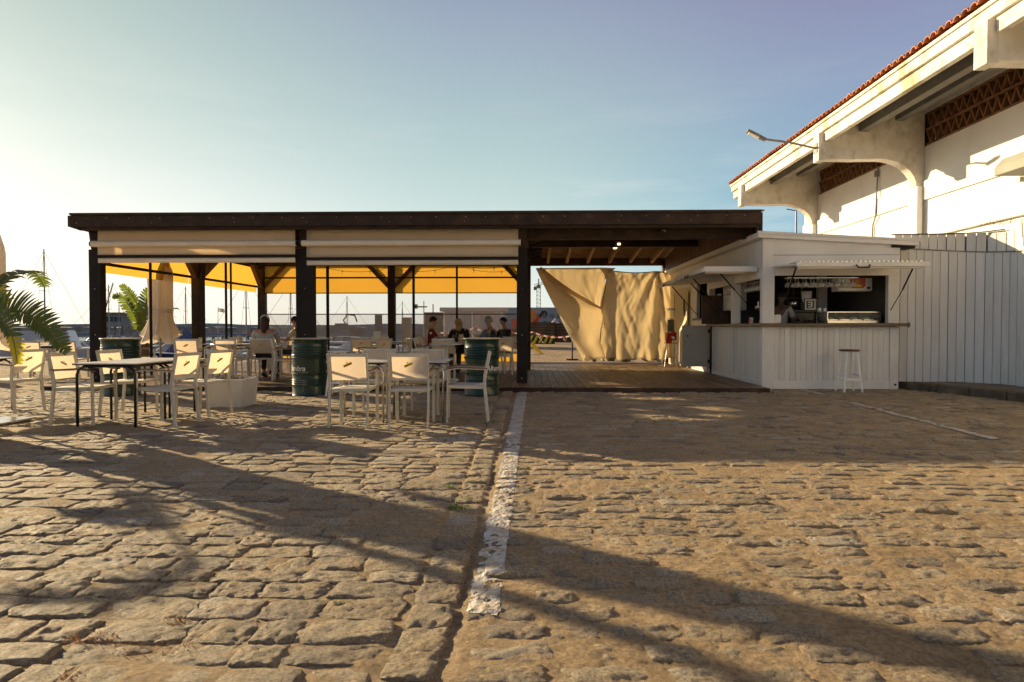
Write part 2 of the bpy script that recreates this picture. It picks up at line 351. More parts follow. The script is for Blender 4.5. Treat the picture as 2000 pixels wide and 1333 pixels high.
me.loops.add(F.size); me.loops.foreach_set('vertex_index', F.reshape(-1).astype(np.int32))
me.polygons.add(len(F)); me.polygons.foreach_set('loop_start', (np.arange(len(F))*4).astype(np.int32)); me.update(calc_edges=True); me.validate()
me.shade_smooth()
def ground_mat():
    m = bpy.data.materials.new('sandy_mortar'); m.use_nodes = True; t = m.node_tree; t.nodes.clear(); n = t.nodes.new; l = t.links.new
    out = n('ShaderNodeOutputMaterial'); b = n('ShaderNodeBsdfPrincipled'); l(b.outputs[0], out.inputs[0])
    g = n('ShaderNodeNewGeometry'); P = g.outputs['Position']
    def noise(s, d=6, r=.6, st=(1,1,1)):
        mp = n('ShaderNodeMapping'); mp.inputs[3].default_value = st; l(P, mp.inputs[0])
        x = n('ShaderNodeTexNoise'); x.inputs['Scale'].default_value = s; x.inputs['Detail'].default_value = d; x.inputs['Roughness'].default_value = r; l(mp.outputs[0], x.inputs[0]); return x.outputs[0]
    def rmp(v, st):
        r = n('ShaderNodeValToRGB'); l(v, r.inputs[0])
        while len(r.color_ramp.elements) < len(st): r.color_ramp.elements.new(.5)
        for e, (p, c) in zip(r.color_ramp.elements, st): e.position = p; e.color = (*c, 1)
        return r.outputs[0]
    a = rmp(noise(1.7), [(.3, (.34,.245,.14)), (.5, (.47,.335,.195)), (.72, (.55,.40,.245))])
    f = rmp(noise(42, 6, .7), [(.32, (.45,.45,.45)), (.5, (.95,.95,.95)), (.66, (1.2,1.2,1.2))])
    mx = n('ShaderNodeMix'); mx.data_type = 'RGBA'; mx.blend_type = 'MULTIPLY'; mx.inputs[0].default_value = .9; l(a, mx.inputs[6]); l(f, mx.inputs[7])
    # far from the camera the joints between stones are only colour
    br = n('ShaderNodeTexBrick'); mp = n('ShaderNodeMapping'); l(P, mp.inputs[0]); l(mp.outputs[0], br.inputs[0])
    br.inputs['Scale'].default_value = 1; br.inputs['Brick Width'].default_value = .34; br.inputs['Row Height'].default_value = .18; br.inputs['Mortar Size'].default_value = .018; br.inputs['Mortar Smooth'].default_value = .4
    br.inputs['Color1'].default_value = (1,1,1,1); br.inputs['Color2'].default_value = (.72,.72,.74,1); br.inputs['Mortar'].default_value = (.5,.47,.42,1)
    sp = n('ShaderNodeSeparateXYZ'); l(P, sp.inputs[0]); mr = n('ShaderNodeMapRange'); l(sp.outputs[1], mr.inputs[0]); mr.inputs[1].default_value = 12.0; mr.inputs[2].default_value = 12.6
    m2 = n('ShaderNodeMix'); m2.data_type = 'RGBA'; m2.blend_type = 'MULTIPLY'; l(mr.outputs[0], m2.inputs[0]); l(mx.outputs[2], m2.inputs[6]); l(br.outputs[0], m2.inputs[7])
    l(m2.outputs[2], b.inputs['Base Color']); b.inputs['Roughness'].default_value = .85; b.inputs['Specular IOR Level'].default_value = .25
    wv = n('ShaderNodeTexWave'); mpw = n('ShaderNodeMapping'); mpw.inputs[2].default_value = (0,0,R(12)); l(P, mpw.inputs[0]); l(mpw.outputs[0], wv.inputs[0]); wv.inputs['Scale'].default_value = 7; wv.inputs['Distortion'].default_value = 14; wv.inputs['Detail'].default_value = 3; wv.inputs['Detail Scale'].default_value = 1.5
    b1 = n('ShaderNodeBump'); b1.inputs['Distance'].default_value = .04; b1.inputs['Strength'].default_value = 1; l(noise(26, 8, .75), b1.inputs['Height'])
    b2 = n('ShaderNodeBump'); b2.inputs['Distance'].default_value = .0022; b2.inputs['Strength'].default_value = .6; l(wv.outputs['Fac'], b2.inputs['Height']); l(b1.outputs[0], b2.inputs['Normal'])
    l(b2.outputs[0], b.inputs['Normal'])
    return m
me.materials.append(ground_mat())
ground = bpy.data.objects.new('ground', me); col.objects.link(ground); tag(ground, 'sandy mortar bed of the worn stone paving on the quay', kind='structure')

def stone_mat():
    m = bpy.data.materials.new('worn_paving_stone'); m.use_nodes = True; t = m.node_tree; t.nodes.clear(); n = t.nodes.new; l = t.links.new
    out = n('ShaderNodeOutputMaterial'); b = n('ShaderNodeBsdfPrincipled'); l(b.outputs[0], out.inputs[0])
    g = n('ShaderNodeNewGeometry'); P = g.outputs['Position']
    def noise(s, d=6, r=.62):
        x = n('ShaderNodeTexNoise'); x.inputs['Scale'].default_value = s; x.inputs['Detail'].default_value = d; x.inputs['Roughness'].default_value = r; l(P, x.inputs[0]); return x.outputs[0]
    def rmp(v, st):
        r = n('ShaderNodeValToRGB'); l(v, r.inputs[0])
        while len(r.color_ramp.elements) < len(st): r.color_ramp.elements.new(.5)
        for e, (p, c) in zip(r.color_ramp.elements, st): e.position = p; e.color = (*c, 1)
        return r.outputs[0]
    at_ = n('ShaderNodeAttribute'); at_.attribute_name = 'tone'
    base = rmp(at_.outputs['Fac'], [(0, (.22,.185,.15)), (.2, (.36,.29,.21)), (.5, (.48,.38,.25)), (.8, (.55,.45,.32)), (1, (.60,.52,.41))])
    sand = rmp(noise(4.5), [(.46, (0,0,0)), (.62, (.85,.85,.85))])
    mx = n('ShaderNodeMix'); mx.data_type = 'RGBA'; l(sand, mx.inputs[0]); l(base, mx.inputs[6]); mx.inputs[7].default_value = (.51,.37,.22,1)
    gr_ = rmp(noise(70, 5, .7), [(.30, (.36,.35,.34)), (.47, (.85,.85,.85)), (.66, (1.3,1.3,1.3))])
    m2 = n('ShaderNodeMix'); m2.data_type = 'RGBA'; m2.blend_type = 'MULTIPLY'; m2.inputs[0].default_value = 1; l(mx.outputs[2], m2.inputs[6]); l(gr_, m2.inputs[7])
    l(m2.outputs[2], b.inputs['Base Color'])
    rr = n('ShaderNodeMapRange'); rr.inputs[3].default_value = .45; rr.inputs[4].default_value = .95; l(noise(12), rr.inputs[0]); l(rr.outputs[0], b.inputs['Roughness']); b.inputs['Specular IOR Level'].default_value = .4
    vo = n('ShaderNodeTexVoronoi'); vo.inputs['Scale'].default_value = 42; l(P, vo.inputs[0])
    b0 = n('ShaderNodeBump'); b0.inputs['Distance'].default_value = .008; b0.inputs['Strength'].default_value = .6; l(vo.outputs['Distance'], b0.inputs['Height'])
    b1 = n('ShaderNodeBump'); b1.inputs['Distance'].default_value = .06; b1.inputs['Strength'].default_value = 1.0; l(noise(17, 9, .76), b1.inputs['Height']); l(b0.outputs[0], b1.inputs['Normal'])
    b2 = n('ShaderNodeBump'); b2.inputs['Distance'].default_value = .003; b2.inputs['Strength'].default_value = .8; l(noise(90, 4, .7), b2.inputs['Height']); l(b1.outputs[0], b2.inputs['Normal'])
    l(b2.outputs[0], b.inputs['Normal'])
    return m
MS = stone_mat()
# layout: courses of stones running across, a single file of squarer stones along the painted line
stones = []                                      # (cx, cy, hx, hy, tone, seed, cornerjitter)
rnd = random.Random(11)
def add_stone(cx, cy, hx, hy, right):
    j = [(rnd.uniform(-.10, .10), rnd.uniform(-.14, .14)) for _ in range(4)]
    top = rnd.gauss(0, .0036) + (rnd.gauss(-.0045, .0022) if right else 0)
    stones.append(dict(c=(cx, cy), h=(hx, hy), t=min(1, max(0, rnd.gauss(.46 if right else .52, .24))), s=rnd.random()*100, j=j, top=top, right=right, tilt=(rnd.gauss(0, .012 if right else .02), rnd.gauss(0, .012 if right else .024))))
y = 1.25
while y < 11.15:
    rh = rnd.uniform(.125, .2); lim = .90*y+.9
    x = -.50
    while x > -min(lim, 10.6):
        wd = rnd.choice((rnd.uniform(.16, .26), rnd.uniform(.24, .36), rnd.uniform(.28, .42))); add_stone(x-wd/2, y+rh/2+.04*math.sin(x*.6), wd/2-.003, rh/2-.003, False); x -= wd
    y += rh
y = 1.25
while y < 11.15:
    rh = rnd.uniform(.17, .24); add_stone(-.395+.008*math.sin(y*3), y+rh/2, .09, rh/2-.004, False); y += rh
y = 1.25
while y < 11.6:
    rh = rnd.uniform(.13, .17); lim = .84*y+.7
    x = -.262+rnd.uniform(0, .04)
    while x < min(lim, 7.2 if y > 9 else 9.3):
        wd = rnd.uniform(.2, .36)
        if rnd.random() > .07: add_stone(x+wd/2, y+rh/2+.03*math.sin(x*.7), wd/2-rnd.uniform(.008,.02), rh/2-rnd.uniform(.007,.016), True)
        x += wd
    y += rh
def SN(X, Y, s):
    pit = np.clip(vnoise(X*46+s['s'], Y*62, 88)-.62, 0, 1)
    return .022*fbm(X*11+s['s'], Y*17, 77, 3)+.012*fbm(X*34, Y*48+s['s'], 79, 3)-.012*pit
def stone_geo(s, nx, ny):
    u = np.linspace(-1, 1, nx); v = np.linspace(-1, 1, ny)
    u = np.sin(u*math.pi/2); v = np.sin(v*math.pi/2)
    U, V = np.meshgrid(u, v); (cx, cy), (hx, hy) = s['c'], s['h']
    # squircle: pull the corners in
    k = 1-.09*(np.abs(U)**4*np.abs(V)**4)
    JX = sum(s['j'][i][0]*wt for i, wt in enumerate(((1-U)*(1-V)/4, (1+U)*(1-V)/4, (1-U)*(1+V)/4, (1+U)*(1+V)/4)))
    JY = sum(s['j'][i][1]*wt for i, wt in enumerate(((1-U)*(1-V)/4, (1+U)*(1-V)/4, (1-U)*(1+V)/4, (1+U)*(1+V)/4)))
    wob = .16*(vnoise(U*2.3+s['s'], V*2.3, 5)-.5)
    X = cx+(U*k+JX*.6+wob*np.abs(U))*hx; Y = cy+(V*k+JY*.7+wob*np.abs(V))*hy
    e = np.maximum(np.abs(U), np.abs(V))
    fall = np.where(e > .995, -.030, np.where(e > .72, -.005*((e-.72)/.28)**2, 0))
    dome = -.0035*(U**2+V**2*.8)
    nz = SN(X, Y, s)
    Z = und(X, Y)+s['top']+.004+dome+fall+nz+s['tilt'][0]*(X-cx)+s['tilt'][1]*(Y-cy)
    return X, Y, Z
def inview(x, y):
    if y < 1.5: return False
    dx = (x*math.cos(-YAW)-y*math.sin(-YAW)); dy = y
    return abs(dx/dy*FPX) < 1015 and CAMH/dy*FPX < 700
order = sorted([s for s in stones if inview(*s['c'])], key=lambda s: s['c'][0]**2+s['c'][1]**2)
ids = set(id(s) for s in order[:290])
def fill_attr(me, vals):
    a = me.attributes.new('tone', 'FLOAT', 'POINT'); a.data.foreach_set('value', np.asarray(vals, np.float32))
def grid_mesh(name, parts, mat):
    V = []; Fc = []; T = []; b = 0
    for X, Y, Z, tone in parts:
        m_, n_ = X.shape; V.append(np.stack([X, Y, Z], -1).reshape(-1, 3)); i = np.arange(m_*n_).reshape(m_, n_)+b
        Fc.append(np.stack([i[:-1,:-1], i[:-1,1:], i[1:,1:], i[1:,:-1]], -1).reshape(-1, 4)); T.append(np.full(m_*n_, tone)); b += m_*n_
    V = np.concatenate(V); Fc = np.concatenate(Fc); T = np.concatenate(T)
    me = bpy.data.meshes.new(name); me.vertices.add(len(V)); me.vertices.foreach_set('co', V.reshape(-1)); me.loops.add(Fc.size); me.loops.foreach_set('vertex_index', Fc.reshape(-1).astype(np.int32))
    me.polygons.add(len(Fc)); me.polygons.foreach_set('loop_start', (np.arange(len(Fc))*4).astype(np.int32)); me.update(calc_edges=True); me.shade_smooth(); me.materials.append(mat); fill_attr(me, T); return me
for s in stones:
    if id(s) in ids:
        X, Y, Z = stone_geo(s, 30, 20); cx, cy = s['c']
        o = bpy.data.objects.new('paving_stone', grid_mesh('paving_stone', [(X-cx, Y-cy, Z, s['t'])], MS)); col.objects.link(o); o.parent = ground; o.location = (cx, cy, 0)
rest = [(*stone_geo(s, 12, 8), s['t']) for s in stones if id(s) not in ids]
o = bpy.data.objects.new('paving_stones', grid_mesh('paving_stones', rest, MS)); col.objects.link(o); o.parent = ground; o['kind'] = 'stuff'

# painted lines, lying on the stones
def stone_height(X, Y, cand):
    H = mortar(X, Y)
    for s in cand:
        (cx, cy), (hx, hy) = s['c'], s['h']; U = (X-cx)/hx; V = (Y-cy)/hy; inn = (np.abs(U) < .97) & (np.abs(V) < .97)
        if inn.any():
            e = np.maximum(np.abs(U), np.abs(V)); Z = und(X, Y)+s['top']+.004-.0035*(U**2+V**2*.8)+SN(X, Y, s)+s['tilt'][0]*(X-cx)+s['tilt'][1]*(Y-cy)
            Z = Z+np.where(e > .72, -.006*((e-.72)/.28)**2, 0); H = np.where(inn, np.maximum(H, Z), H)
    return H
def paint_mat():
    m = mk('worn_white_road_paint', (.62,.59,.54), .8, .1, 9, .6, 40, c2=(.48,.43,.36), stain=((.44,.33,.20), 16, .46, .62, (1,1,1))); return m
MP = paint_mat()
def painted(name, x0f, x1f, y0, y1, label, dx=.008, dy=.012, lift=0):
    ysn = np.arange(y0, y1, dy); un = np.linspace(0, 1, int(max(4, .16/dx)))
    Y = np.repeat(ysn[:, None], len(un), 1); jit = .012*(vnoise(ysn*14, ysn*0+1, 8)-.5)
    X0 = x0f(ysn)+jit; X1 = x1f(ysn)+.008*(vnoise(ysn*17, ysn*0+3, 18)-.5); X = X0[:, None]+(X1-X0)[:, None]*un[None, :]
    cand = [s for s in stones if s['c'][0] > X.min()-.3 and s['c'][0] < X.max()+.3 and y0-.3 < s['c'][1] < y1+.3]
    H = np.empty_like(X)
    for a in range(0, len(ysn), 20):
        yy = ysn[a:a+20]; cc = [s for s in cand if yy[0]-.15 < s['c'][1] < yy[-1]+.15]; H[a:a+20] = stone_height(X[a:a+20], Y[a:a+20], cc)
    Mo = mortar(X, Y); lowp = (H-und(X, Y) < -.011)
    keep = (fbm(X*16, Y*16, 91, 3) < .24) & ~(lowp & (fbm(X*30, Y*30, 95, 2) > -.12)) & (fbm(X*60, Y*40, 99, 2) < .26)
    keep &= (Y > y0+.09*vnoise(X*22, X*0+5, 6)) & (Y < y1-.05)
    ex = np.minimum(X-X0[:, None], X1[:, None]-X); keep &= ex > .010*vnoise(X*0+2, Y*26, 14)-.002
    H = H+.0018+lift
    if lift: keep = (fbm(X*9, Y*9, 91, 3) < .22)
    m_, n_ = X.shape; i = np.arange(m_*n_).reshape(m_, n_); F = np.stack([i[:-1,:-1], i[:-1,1:], i[1:,1:], i[1:,:-1]], -1)
    kf = keep[:-1,:-1] & keep[1:,1:]; F = F[kf]
    me = bpy.data.meshes.new(name); me.from_pydata(np.stack([X, Y, H], -1).reshape(-1, 3).tolist(), [], F.tolist()); me.shade_smooth(); me.materials.append(MP)
    o = bpy.data.objects.new(name, me); col.objects.link(o); tag(o, label, kind='structure')
painted('painted_line', lambda y: -.262+.004*(y-2.4)+0*y, lambda y: -.118+.008*(y-2.4)+0*y, 2.42, 11.1, 'worn white line painted along the paving towards the terrace')
painted('painted_line', lambda y: 4.62+.03*(y-6.5), lambda y: 4.72+.03*(y-6.5), 6.5, 9.6, 'thin white parking line in the shade before the bar', .02, .03, .006)
painted('painted_line', lambda y: 4.84+.0*y, lambda y: 4.93+.0*y, 10.7, 11.5, 'short end of white parking line near the bar front', .02, .03, .006)

# weeds in the joints
def tuft(x, y, r, n, h, mat, name, label, lean=0):
    mb = MB()
    for k in range(n):
        a = rnd.uniform(0, 6.28); q = r*math.sqrt(rnd.random()); px_, py_ = x+q*math.cos(a), y+q*.5*math.sin(a); hh = h*rnd.uniform(.5, 1.2); d = rnd.uniform(0, 6.28); ww = hh*.12
        b = Vector((px_, py_, -.006)); tip = b+Vector((math.cos(d)*hh*.9, math.sin(d)*hh*.9, hh*rnd.uniform(.3, 1))); sd = Vector((-math.sin(d), math.cos(d), 0))*ww; mid = b.lerp(tip, .5)+Vector((0,0,hh*.2))
        mb.add([b-sd*.3, b+sd*.3, mid+sd, mid-sd, tip], [(0,1,2,3), (3,2,4)])
    o = build(name, mb, mat, base=(x, y, 0)); tag(o, label, 'weed'); return o
for px_, py_, r_, n_, h_ in [(893, 994, .06, 60, .035), (878, 950, .05, 40, .025), (905, 972, .05, 25, .02), (890, 898, .10, 30, .02), (868, 905, .08, 20, .02), (668, 1178, .03, 50, .02), (960, 828, .10, 30, .04)]:
    p = gr(px_, py_); tuft(p.x, p.y, r_, n_, h_, M['weed'], 'weed', {893: 'largest green weed tuft in the joint beside the painted line', 878: 'green weed tuft just beyond the largest one', 905: 'tiny green weed by the edge of the painted line', 890: 'flat green weeds scattered in the joint far along the line', 868: 'sparse green weeds left of the far end of the joint', 668: 'small green moss tuft alone among foreground stones', 960: 'green weed growing behind the legs of the side chair'}[px_])
for px_, py_, r_, n_, h_, lb in [(430, 1205, .10, 90, .014, 'dry orange weeds in a joint right of the foreground cluster'), (300, 1262, .15, 150, .015, 'thickest patch of dry orange weeds in foreground joints'), (180, 1248, .10, 110, .02, 'dry orange weeds in the joint at bottom left'), (340, 1215, .06, 60, .02, 'thin dry weeds behind the thickest orange patch'), (475, 1110, .05, 40, .015, 'small speck of dry orange weeds farther up the paving'), (150, 1320, .06, 90, .02, 'dry orange weeds at the bottom edge of the paving'), (650, 1050, .05, 30, .012, 'faint dry weeds in the band of shadow')]:
    p = gr(px_, py_); tuft(p.x, p.y, r_, n_, h_, M['dryweed'], 'dry_weed', lb)

# ============================================================ KERB on the right
kx = [(6.86, 11.86), (7.05, 11.3), (7.22, 10.7), (7.38, 10.1), (7.52, 9.4), (7.62, 8.6), (7.70, 7.7), (7.76, 6.8), (7.8, 5.9), (7.8, 5.0)]
mb = MB(); tp = [(x+.24, y) for x, y in kx]
poly = tp+[(12, 5.0), (12, 12.3), (6.9, 12.3)]
mb.prism(poly, lambda u, v, t: (u, v, t), -.05, .118)
side_walk = build('pavement', mb, mk('pavement_concrete', (.20,.16,.11), .85, .2, 2, .3, 20)); tag(side_walk, 'raised pavement strip below the white board fence', kind='structure')
for (x0, y0), (x1, y1) in zip(kx[:-1], kx[1:]):
    mb = MB(); d = Vector((x1-x0, y1-y0, 0)); Ln = d.length; mb.box(0, Ln-.015, 0, .24, -.05, .128)
    o = build('kerb_stone', mb, M['kerb'], bev=.02); o.parent = side_walk; o.location = (x0, y0, 0); o.rotation_euler = (0, 0, math.atan2(d.y, d.x)); 

# ============================================================ WATER, hills, breakwater
def water_mat():
    m = bpy.data.materials.new('harbour_water'); m.use_nodes = True; t = m.node_tree; b = t.nodes['Principled BSDF']
    b.inputs['Base Color'].default_value = (.03,.075,.10,1); b.inputs['Roughness'].default_value = .16; b.inputs['Specular IOR Level'].default_value = .6
    g = t.nodes.new('ShaderNodeNewGeometry'); nz = t.nodes.new('ShaderNodeTexNoise'); nz.inputs['Scale'].default_value = 1.3; nz.inputs['Detail'].default_value = 5; t.links.new(g.outputs['Position'], nz.inputs[0])
    bp = t.nodes.new('ShaderNodeBump'); bp.inputs['Distance'].default_value = .25; bp.inputs['Strength'].default_value = .8; t.links.new(nz.outputs[0], bp.inputs['Height']); t.links.new(bp.outputs[0], b.inputs['Normal']); return m
WZ = -1.35
mb = MB(); mb.box(-4000, 4000, 22.7, 6000, WZ-.3, WZ); o = build('water', mb, water_mat()); tag(o, 'calm pale blue harbour water beyond the quay', kind='structure')
mb = MB(); n = 160; top = []
for i in range(n+1):
    x = -4200+i*45; top.append((x, 11+9*float(fbm(np.array(i*.11), np.array(2.), 4, 4))*2+3*float(vnoise(np.array(i*.7), np.array(0.), 9))))
rows = [[(x, 2600, WZ) for x, z in top], [(x, 2600, max(4, z)) for x, z in top], [(x, 2900, WZ) for x, z in top]]; mb.grid(rows)
o = build('hills', mb, M['hill']); tag(o, 'low pale hills along the horizon across the bay', kind='structure')
# breakwater with rough top
mb = MB(); rows = [[], [], [], []]
for i in range(181):
    x = -210+i*1.35; h = 1.0+.35*float(vnoise(np.array(i*.9), np.array(3.), 12)); y_ = 175+.02*x
    rows[0].append((x, y_-3-float(vnoise(np.array(i*1.7), np.array(1.), 2)), WZ-.5)); rows[1].append((x, y_-1+.8*float(vnoise(np.array(i*1.3), np.array(7.), 2)), h-.9)); rows[2].append((x, y_, h)); rows[3].append((x, y_+5, h))
mb.grid(rows); o = build('breakwater', mb, M['breakwater']); tag(o, 'long dark stone breakwater across the harbour mouth', 'breakwater')

# ============================================================ TERRACE DECK
DZ = .07
deck = empty('deck', (-2.2, 11.2, 0)); tag(deck, 'weathered brown board decking of the terrace', kind='structure')
pm = MB(); pm.box(-.0685, .0685, 0, 1, -.028, 0); 
plank_me = {}
def plank(x, y0, y1):
    Lg = round(y1-y0, 2)
    if Lg not in plank_me:
        b = MB(); b.box(-.0685, .0685, .002, Lg-.002, -.028, 0); plank_me[Lg] = b.mesh('plank', M['deck'])
    link('plank', plank_me[Lg], deck, (x, y0, DZ+rnd.uniform(-.0015, .0015)))
x = -8.72; k = 0
while x < 4.14:
    end = 20.0 if x < -.1 else 18.4
    cuts = [11.2, 14.1+.9*(k % 2), 17.3, end] if x > -9 else [11.2, end]
    for a, b in zip(cuts[:-1], cuts[1:]): plank(x+.07, a, b)
    x += .1445; k += 1
mb = MB(); mb.box(-8.72, 4.14, 11.21, 19.9, -.05, DZ-.03); build('joist_bed', mb, M['wood_dark'], deck)
mb = MB(); mb.box(-8.74, 4.15, 11.165, 11.197, -.03, DZ-.004); build('edge_board', mb, M['wood_dark'], deck)

# ============================================================ PERGOLA
pg = empty('pergola', (-2.2, 15.9, 0), 'long dark timber terrace pergola with low flat roof', 'pergola')
XL, XM, XR, XE = -8.36, -4.29, -.15, 4.15
def post(x, y, wx, wy, z1, mat, z0=.05):
    b = MB(); b.box(-wx/2, wx/2, -wy/2, wy/2, 0, z1-z0); me = b.mesh('post', mat); o = link('post', me, pg, (x, y, z0)); bv = o.modifiers.new('b', 'BEVEL'); bv.width = .012; bv.segments = 2; return o
for x, wd in ((XL, .24), (XM, .345), (XR, .20)):
    post(x, 12.17, wd, .16, 2.62, M['steel_dark'])
    b = MB(); b.prism([(-.11, 3.0), (.10, 3.0), (.07, 2.62), (-.06, 2.62)], lambda u, v, t: (x+u, t, v), 12.08, 12.26); build('post_head', b, M['wood_dark'], pg, bev=.006)
    for z in (2.69, 1.86, .98, .16):
        b = MB(); b.lathe([(0, -.004), (.011, -.004), (.013, 0), (.006, .006)], n=8); me = b.mesh('bolt', M['chrome']); o = link('bolt', me, pg, (x, 12.084, z)); o.rotation_euler = (R(90), 0, 0)
for x, y in ((XL, 15.9), (XL, 19.8), (XM, 19.8), (XR+.06, 15.9), (XR+.06, 19.8), (XE+.02, 19.8)): post(x, y, .22, .22, 3.1, M['wood_dark'] if x < XR else M['wood_dark'])
for y in (13.9, 17.7): post(XL, y, .05, .05, 3.0, M['steel_dark'])
post(XL+1.9, 15.85-2.4, .045, .045, 2.9, M['steel_dark'])
# knee braces
def brace(x, y, dx, dy):
    b = MB(); b.sweep([(x+dx*.08, y+dy*.08, 2.38), (x+dx*.72, y+dy*.72, 3.05)], .13, .13, (-dy, dx, 0)); build('knee_brace', b, M['wood_mid'], pg, bev=.006)
for x, y in ((XL, 15.9), (XL, 19.8), (XL, 12.3)):
    brace(x, y, 0, 1) if y < 19 else None
    brace(x, y, 0, -1) if y > 13 else None
brace(XL, 19.8, 1, 0); brace(XM, 19.8, 1, 0); brace(XM, 19.8, -1, 0); brace(XR+.06, 19.8, -1, 0); brace(XL, 15.9, 1, 0)
# roof outline and timbers
for (z0, z1, y, xl) in ((2.985, 3.19, 11.66, -8.56), (3.19, 3.235, 11.63, -8.5)):
    cuts = [xl, -7.9 if z1 > 3.2 else -4.1, -1.6 if z1 < 3.2 else -1.9, 4.15]
    for a, b_ in zip(cuts[:-1], cuts[1:]):
        b = MB(); b.box(a, b_-.002, y, y+.05, z0, z1); build('fascia_board', b, M['wood_dark'], pg, bev=.004)
b = MB(); b.box(-8.4, 4.1, 11.72, 11.8, 2.93, 3.12); build('trim_board', b, M['wood_dark'], pg)
b = MB(); b.prism([(-8.56, 2.985), (-8.56, 3.1), (-8.5, 3.19), (-8.42, 3.19), (-8.42, 2.94)], lambda u, v, t: (u, t, v), 11.72, 20.2); build('end_board', b, M['wood_dark'], pg)
nb = 0
for xx in np.arange(-8.3, 4.1, .47):
    for dz in (.03, .115) if nb % 3 == 0 else (.115,):
        b = MB(); b.lathe([(0, -.002), (.006, -.002), (.006, .002)], n=6); o = link('screw', b.mesh('screw', M['white_print']), pg, (float(xx)+rnd.uniform(-.1, .1), 11.657, 3.02+dz)); o.rotation_euler = (R(90), 0, 0)
    nb += 1
b = MB(); b.box(XL, XE, 12.26, 12.40, 2.80, 2.98); b.box(XL, XE, 12.3, 12.36, 2.98, 3.2); build('front_beam', b, M['wood_dark'], pg)
b = MB(); b.box(XL, XE, 15.83, 15.97, 3.1, 3.42); build('ridge_beam', b, M['wood_dark'], pg)
b = MB(); b.box(XL, XE+.2, 19.72, 19.88, 3.02, 3.27); build('rear_beam', b, M['wood_dark'], pg)
b = MB(); b.box(XL-.05, XL+.05, 12.2, 19.72, 3.0, 3.2); build('side_beam', b, M['wood_dark'], pg)
b = MB(); b.box(XR+.02, XR+.12, 12.41, 19.71, 3.02, 3.2); build('side_beam', b, M['wood_dark'], pg)
# roof decking: low gable
def rz(y): return 3.23+(.52*(1-abs(y-15.9)/4.3))
for (ya, yb) in ((11.64, 15.9), (15.9, 20.2)):
    b = MB(); b.add([(-8.52, ya, rz(ya)-.03), (4.2, ya, rz(ya)-.03), (4.2, yb, rz(yb)-.03), (-8.52, yb, rz(yb)-.03), (-8.52, ya, rz(ya)), (4.2, ya, rz(ya)), (4.2, yb, rz(yb)), (-8.52, yb, rz(yb))], [(0,1,2,3), (4,5,6,7), (0,1,5,4), (1,2,6,5), (2,3,7,6), (3,0,4,7)])
    build('roof_deck', b, M['wood_lt'], pg)
b = MB()
for i in range(60):
    y = 12.5+i*.125; b.box(.22, 4.1, y, y+.112, rz(y)-.052, rz(y)-.034)
o = build('ceiling_boards', b, M['wood_lt'], pg); o['kind'] = 'stuff'
for x in (.55, 1.13, 1.77, 2.43, 3.06, 3.71):
    b = MB(); b.sweep([(x, 12.5, rz(12.5)-.13), (x, 15.9, rz(15.9)-.13), (x, 19.8, rz(19.8)-.13)], .08, .15, (1,0,0)); build('rafter', b, M['wood_lt'], pg)
for i, y in enumerate((12.75, 13.6, 14.5, 15.3, 16.5, 17.4, 18.4, 19.2)):
    b = MB(); b.prism([(-8.4, 3.03), (.05, 3.03), (.32, 3.12), (.32, 3.2), (-8.4, 3.2)], lambda u, v, t: (u, t, v), y, y+.07); build('purlin', b, M['wood_dark'], pg)
# boarded right end above the bar
bb = MB(); bb.box(0, .025, 0, .118, 0, .62); bme = bb.mesh('wall_board', M['wood_dark_v'])
for i in range(64): link('wall_board', bme, pg, (4.115+rnd.uniform(-.003,.003), 12.05+i*.121, 2.84)).scale = (1, 1, (rz(12.1+i*.121)-.07-2.84)/.62)
b = MB(); b.box(4.16, 4.20, 11.72, 20.1, 2.86, 3.2); build('end_frame', b, M['wood_dark'], pg)
b = MB(); b.box(4.10, 4.159, 11.74, 11.84, 2.86, 3.0); build('end_stud', b, M['wood_dark'], pg)
# small round ceiling lamp on the front beam and a tube lamp
b = MB(); b.box(-.045, .045, -.42, .42, -.025, .025); b.box(-.05, .05, -.44, .44, .025, .05)
tl = empty('tube_lamp', (2.18, 16.2, 3.17), 'slim tube lamp glowing warm under the terrace roof', 'lamp')
b = MB(); b.box(-.035, .035, -.42, .42, -.03, .015); o = build('diffuser', b, emit('lamp_glow', (1, .78, .42), 1.5), None); o.parent = tl
b = MB(); b.box(-.045, .045, -.45, .45, .0155, .05); b.tube([(0, -.3, .05), (0, -.3, .3)], .006); b.tube([(0, .3, .05), (0, .3, .3)], .006); o = build('housing', b, M['chrome']); o.parent = tl
sp_ = empty('downlight', (2.52, 12.22, 2.93), 'tiny round lamp on the front beam above the passage', 'lamp')
b = MB(); b.lathe([(0, 0), (.045, 0), (.045, .03), (0, .03)], n=14); o = build('glow_disc', b, emit('lamp_glow2', (1, .8, .5), 1.2)); o.parent = sp_
b = MB(); b.lathe([(.046, -.004), (.056, -.004), (.056, .034), (.046, .034)], n=14); o = build('rim', b, M['chrome']); o.parent = sp_

